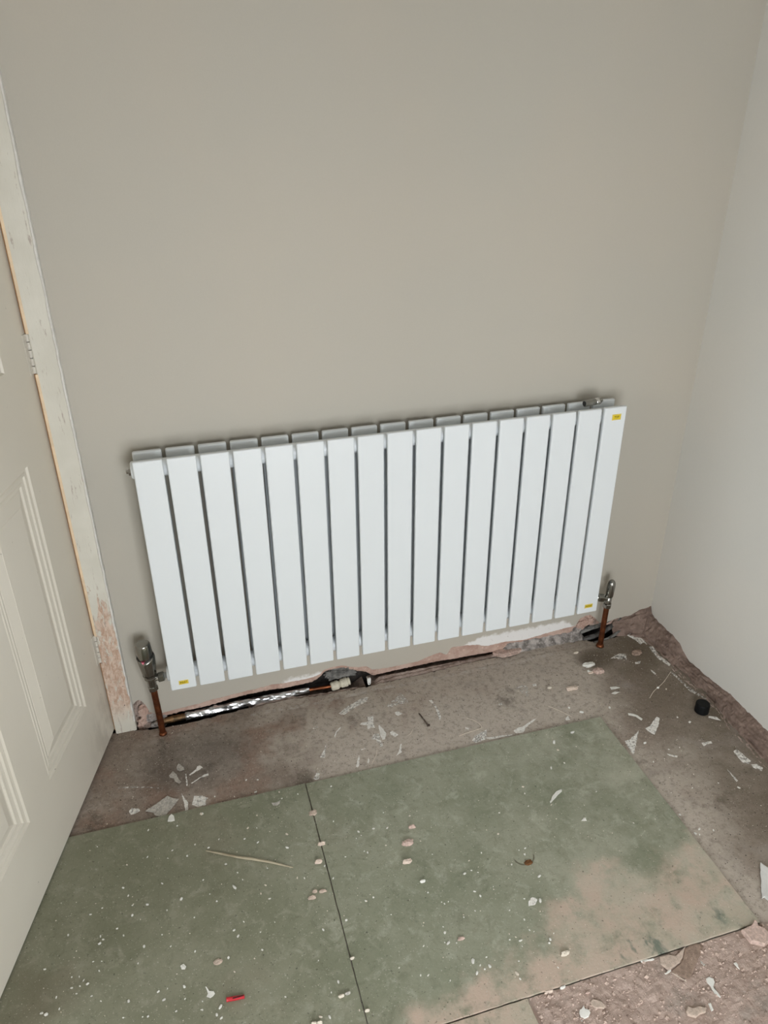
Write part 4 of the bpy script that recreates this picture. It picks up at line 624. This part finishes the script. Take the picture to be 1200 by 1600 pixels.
# ---------------------------------------------------------------- green boards
BT = .006
def board(label, xa, ya, xb, yb2, seed):
    P = []
    def edge(p, q):
        n = max(2, int(math.dist(p, q) / .006)); d = Vector((q[1] - p[1], p[0] - q[0])).normalized()
        for k in range(n):
            t = k / n; j = noise.noise(Vector((p[0] * 9 + t * n * .3, seed, p[1] * 7))) * .0008 * (1 if 0 < k else 0); P.append((p[0] + (q[0] - p[0]) * t + d.x * j, p[1] + (q[1] - p[1]) * t + d.y * j))
    c = [(xa, ya), (xb, ya), (xb, yb2), (xa, yb2)]
    for i in range(4): edge(c[i], c[(i + 1) % 4])
    bm = bmesh.new(); ring = [[bm.verts.new((cx + (x - cx) * 1, cy + (y - cy) * 1, z)) for x, y in P] for cx, cy, z in (((xa + xb) / 2, (ya + yb2) / 2, 0), ((xa + xb) / 2, (ya + yb2) / 2, BT - .0008))]
    cx, cy = (xa + xb) / 2, (ya + yb2) / 2; ins = .0008
    ring.append([bm.verts.new((x - math.copysign(ins, x - cx), y - math.copysign(ins, y - cy), BT)) for x, y in P])
    n = len(P)
    for p, q in zip(ring, ring[1:]):
        for k in range(n): bm.faces.new((p[k], p[(k + 1) % n], q[(k + 1) % n], q[k]))
    bm.faces.new(ring[-1]); bm.faces.new(ring[0][::-1]); return tag(obj('floor_board', bm, 'board'), label, 'board')
board('left green floor board beside the open door, brownish and speckled with white crumbs', -.620, -.318, .2715, -.9035, 1)
board('right green floor board dusted pink towards its front right corner', .2735, -.319, 1.043, -.9035, 2)
board('dusty green floor board at the bottom edge in front of the other two', -.32, -.9060, .553, -1.46, 3)

# pink dust and rubble in front of the right board
bm = bmesh.new(); nx, ny = 190, 140; xa, xb, ya, yb2 = .558, 1.33, -1.46, -.9055; g = []
for j in range(ny):
    row = []
    for i in range(nx):
        x = xa + (xb - xa) * i / (nx - 1); y = ya + (yb2 - ya) * j / (ny - 1)
        x += noise.noise(Vector((y * 40, 3, 3))) * .004 if i == 0 else 0
        p = Vector((x, y, 0)); h = .0026 + noise.noise(p * 14) * .0020 + abs(noise.noise(p * 38)) * .0030 + noise.noise(p * 95) * .0016 + noise.noise(p * 210) * .0008 - .0006
        d = min((xb - x) / .12, 1); d = min(d, max(0, (1.045 + (yb2 - y) * 1.2 - x) / .03 + .3)) if y > -1.0 else d
        if i in (0, nx - 1) or j in (0, ny - 1): h = -.0005 if j != ny - 1 else h
        row.append(bm.verts.new((x, y, max(-.0006, h * d - (1 - d) * .0015 if d < 1 else max(h, -.0006)))))
    g.append(row)
for j in range(ny - 1):
    for i in range(nx - 1): bm.faces.new((g[j][i], g[j][i + 1], g[j + 1][i + 1], g[j + 1][i]))
dust_bed = tag(obj('plaster_dust', bm, 'pink_dust'), 'pink plaster dust heaped on the floor in front of the right board', 'dust', None, 'stuff')

# dried smears of paint and plaster that cling to the floor and boards
def smear_mat(op):
    key = 'smear_%d' % round(op * 20)
    if key not in MAT:
        a = M(key, .85, 0, .2); n1 = a.noise(190, 5, .7)
        a.col(a.mix(a.ss(n1, .35, .65), (.70, .66, .60), (.86, .84, .80))); a.alpha(a.ss(a.add(a.noise(130, 5, .75), (op - 1) * .30), .24, .40)); MAT[key] = a.m
    return key
for poly, z, op in SMEARS:
    obj('paint_smear', plate(poly, z + .0002, .0005, 0, .0009, .004), smear_mat(op), floor)

# ---------------------------------------------------------------- debris: one object each
for n, l, poly, z, th, curl, mt in FLAKES:
    cx = sum(p[0] for p in poly) / len(poly); cy = sum(p[1] for p in poly) / len(poly)
    zz_ = z + (.002 if (cy < -.905 and cx > .56) else .0003)
    tag(obj(n, plate(poly, zz_, th / 1000, curl / 1000, .0007, .005), mt, None, False, (cx, cy, zz_)), l, {'plaster_flake': 'flake', 'paint_flake': 'flake', 'plaster_chip': 'chip', 'plaster_sliver': 'sliver', 'filler_blob': 'filler', 'plasterboard_scrap': 'scrap', 'hardboard_scrap': 'scrap', 'plaster_chunk': 'plaster'}[n])  # the white scrap at the right edge is plasterboard
for k, (l, x, y, z, sx, sy, h, mt) in enumerate(CHUNKS):
    zz_ = z + (.0015 if (y < -.905 and x > .56) else 0) + (.004 if y > -.02 else 0)
    bm = lump(sx * 1.05, sy, h, k * 1.37 + 2, 3 if sx > .006 else 2, .40, .40 if sx > .006 else .2); bmesh.ops.translate(bm, verts=bm.verts, vec=(x, y, zz_))
    nm = 'dead_leaf' if mt == 'leaf' else ('plaster_lump' if sx > .008 else 'plaster_pebble')
    tag(obj(nm, bm, mt, None, False, (x, y, zz_)), l, 'leaf' if mt == 'leaf' else 'plaster')
# white crumbs: a few shared shapes
shapes = []
for k in range(12):
    bm = lump(R.uniform(.8, 1.2), R.uniform(.6, 1.0), R.uniform(.7, 1.3), k * 2.3 + .7, 1, .45); me = bpy.data.meshes.new('crumb'); bm.to_mesh(me); bm.free()
    me.materials.append(MAT['white' if k % 6 else 'cream']); shapes.append(me)
for x, y, s in CRUMBS:
    onb = x < 1.043 and -.9035 < y < -.318
    o = link('plaster_crumb', R.choice(shapes), None, None, (x, y, BT if onb else (.0022 if y < -.905 and x > .56 else 0.)))
    s = max(.0014, s / 1000 * 1.12); o.scale = (s * R.uniform(.9, 1.3), s * R.uniform(.8, 1.1), s * R.uniform(.7, 1.1)); o.rotation_euler = (0, 0, R.uniform(0, 6.28))
    if onb and x < .2725:
        w = ('beside the open door' if x < -.27 + (y + .32) * .0 - .0 or (x < -.15 and y > -.5) else 'along the seam of the left green board' if x > .19 else 'behind the splinter on the left green board' if y > -.44 else
             'around the wood splinter on the left green board' if y > -.60 else 'near the red plug on the left green board' if x > -.02 else 'near the bottom left on the left green board')
    elif onb:
        w = ('by the rear edge of the right green board' if y > -.47 else 'near the board seam on the right green board' if x < .40 else 'around the brown leaf on the right green board' if y > -.68 and x < .80 else
             'on the dusty right corner of the right green board' if x > .80 else 'along the front of the right green board')
    else: w = 'on brown floor right of the boards' if x > 1.03 else 'on brown floor behind the boards' if y > -.4 else 'on the rubble in front of the boards'
    tag(o, 'tiny white plaster crumb ' + w, 'crumb', 'white crumbs ' + w)
# finer grit nobody could count
def grit(name, label, mat, n, place, lo, hi):
    bm = bmesh.new()
    for _ in range(n):
        x, y, z = place(); s = R.uniform(lo, hi) * (1 if R.random() < .85 else 1.7); a = R.uniform(0, 6.28); c, d = math.cos(a) * s, math.sin(a) * s; f = R.uniform(.5, 1)
        b = [bm.verts.new(q) for q in ((x + c, y + d, z), (x - d * f, y + c * f, z), (x - c, y - d, z), (x + d * f, y - c * f, z))]; t = bm.verts.new((x + R.uniform(-s, s) * .3, y + R.uniform(-s, s) * .3, z + s * 1.1))
        for k in range(4): bm.faces.new((b[k], b[(k + 1) % 4], t))
        bm.faces.new(b[::-1])
    return tag(obj(name, bm, mat), label, 'grit', None, 'stuff')
def on_floor():
    while True:
        x, y = R.uniform(-.25, 1.33), R.uniform(-1.0, -.03)
        if x < 1.046 and y < -.315: continue
        if noise.noise(Vector((x * 6, y * 6, 2))) + .35 > R.random() * .9: return x, y, 0.
def on_board():
    while True:
        x, y = R.uniform(-.45, 1.04), R.uniform(-.90, -.32)
        if noise.noise(Vector((x * 7, y * 7, 9))) + .25 + .25 * x > R.random() * .95: return x, y, BT
def on_rubble():
    x, y = R.uniform(.56, 1.12), -.907 - abs(R.gauss(0, .11)); return x, max(y, -1.4), .0022
grit('plaster_grit', 'fine pale plaster grit scattered over the bare brown floor', 'cream', 800, on_floor, .0004, .0011)
grit('plaster_grit', 'fine pale plaster grit scattered over the green boards', 'cream', 850, on_board, .0004, .0010)
g = grit('plaster_crumbs', '', 'dust_pink', 1500, on_rubble, .0008, .0030); g.parent = dust_bed
del g['label']; del g['category']

# named small things
A, B = Vector((.6006, -.1688, .0026)), Vector((.6099, -.2178, .0022))
nl = tag(empty('nail', (.605, -.193, 0)), 'dark steel nail lying on brown floor behind the right board', 'nail')
bm = bmesh.new(); lathe(bm, A, B, ((.0003, 0), (.0018, .12), (.0018, 1)), 10); obj('shank', bm, 'steel_nail', nl, True)
bm = bmesh.new(); lathe(bm, B - (B - A) * .01, B + (B - A) * .05, ((.0020, 0), (.0042, .4), (.0042, 1)), 14); obj('nail_head', bm, 'steel_nail', nl)
pts = [(.0362, -.4391, BT + .0014), (.0903, -.4699, BT + .0024), (.1466, -.4979, BT + .0026), (.2052, -.5312, BT + .0012)]; sp = spline(pts, 8)
bm = bmesh.new(); tube(bm, sp, .0027, 6, .5, [.25 + .75 * math.sin(math.pi * min(1, (i + 1.5) / (len(sp) + 2))) for i in range(len(sp))]); tag(obj('wood_splinter', bm, 'wood', None, False, pts[1]), 'long thin wood splinter lying on the left green board', 'splinter')
pg = tag(empty('wall_plug', (.061, -.762, BT)), 'red plastic wall plug lying on the left green board', 'plug'); A, B = Vector((.0456, -.7602, BT + .0036)), Vector((.0768, -.7637, BT + .0034))
bm = bmesh.new(); lathe(bm, A, B, ((.0030, 0), (.0040, .02), (.0038, .10), (.0035, .12), (.0038, .3), (.0034, .32), (.0038, .5), (.0033, .52), (.0036, .7), (.0031, .72), (.0033, .97), (.0024, 1)), 14); obj('ribbed_sleeve', bm, 'red_plastic', pg)
bm = bmesh.new(); box(bm, (.0565, -.7640, BT + .0066), (.0755, -.7624, BT + .0076)); obj('slit', bm, 'dark_slot', pg)
cp = tag(empty('rubber_cap', (1.308, -.3725, 0)), 'black round rubber cap on the floor beside the right wall', 'cap'); 
bm = bmesh.new(); lathe(bm, (1.308, -.3725, .0), (1.3085, -.372, .028), ((.0165, 0), (.0178, .06), (.0178, .86), (.0168, .97), (.0150, 1), (.0145, .985), (0, .975)), 32); obj('cap_body', bm, 'black_rubber', cp, False)
for k, (pts, l) in enumerate((([[1.3267, -.2139], [1.2792, -.2472], [1.2361, -.2695], [1.2085, -.2903]], 'long pale curved strand on floor by the right wall'), ([[.9361, -.2419], [.9513, -.2591], [.9753, -.2936]], 'faint pale strand on brown floor behind the right board'),
                              ([[.462, -.2606], [.4559, -.2763], [.4377, -.3008]], 'small curved pale strand just behind the boards'), ([[.8243, -.9389], [.8312, -.9482], [.8395, -.9589]], 'pale strand on pink dust below the tan slab'), ([[.5681, -.2195], [.5592, -.2309], [.5488, -.237]], 'short pale strand left of the nail'), (BENT, 'bent pale strand just behind the right board edge'))):
    z = .003 if pts[0][1] < -.905 else .0008
    p = [(a, b, z) for a, b in pts]; bm = bmesh.new(); tube(bm, spline(p, 6), .0007, 5); tag(obj('fibre_strand', bm, 'cream', None, False, p[1]), l, 'strand')
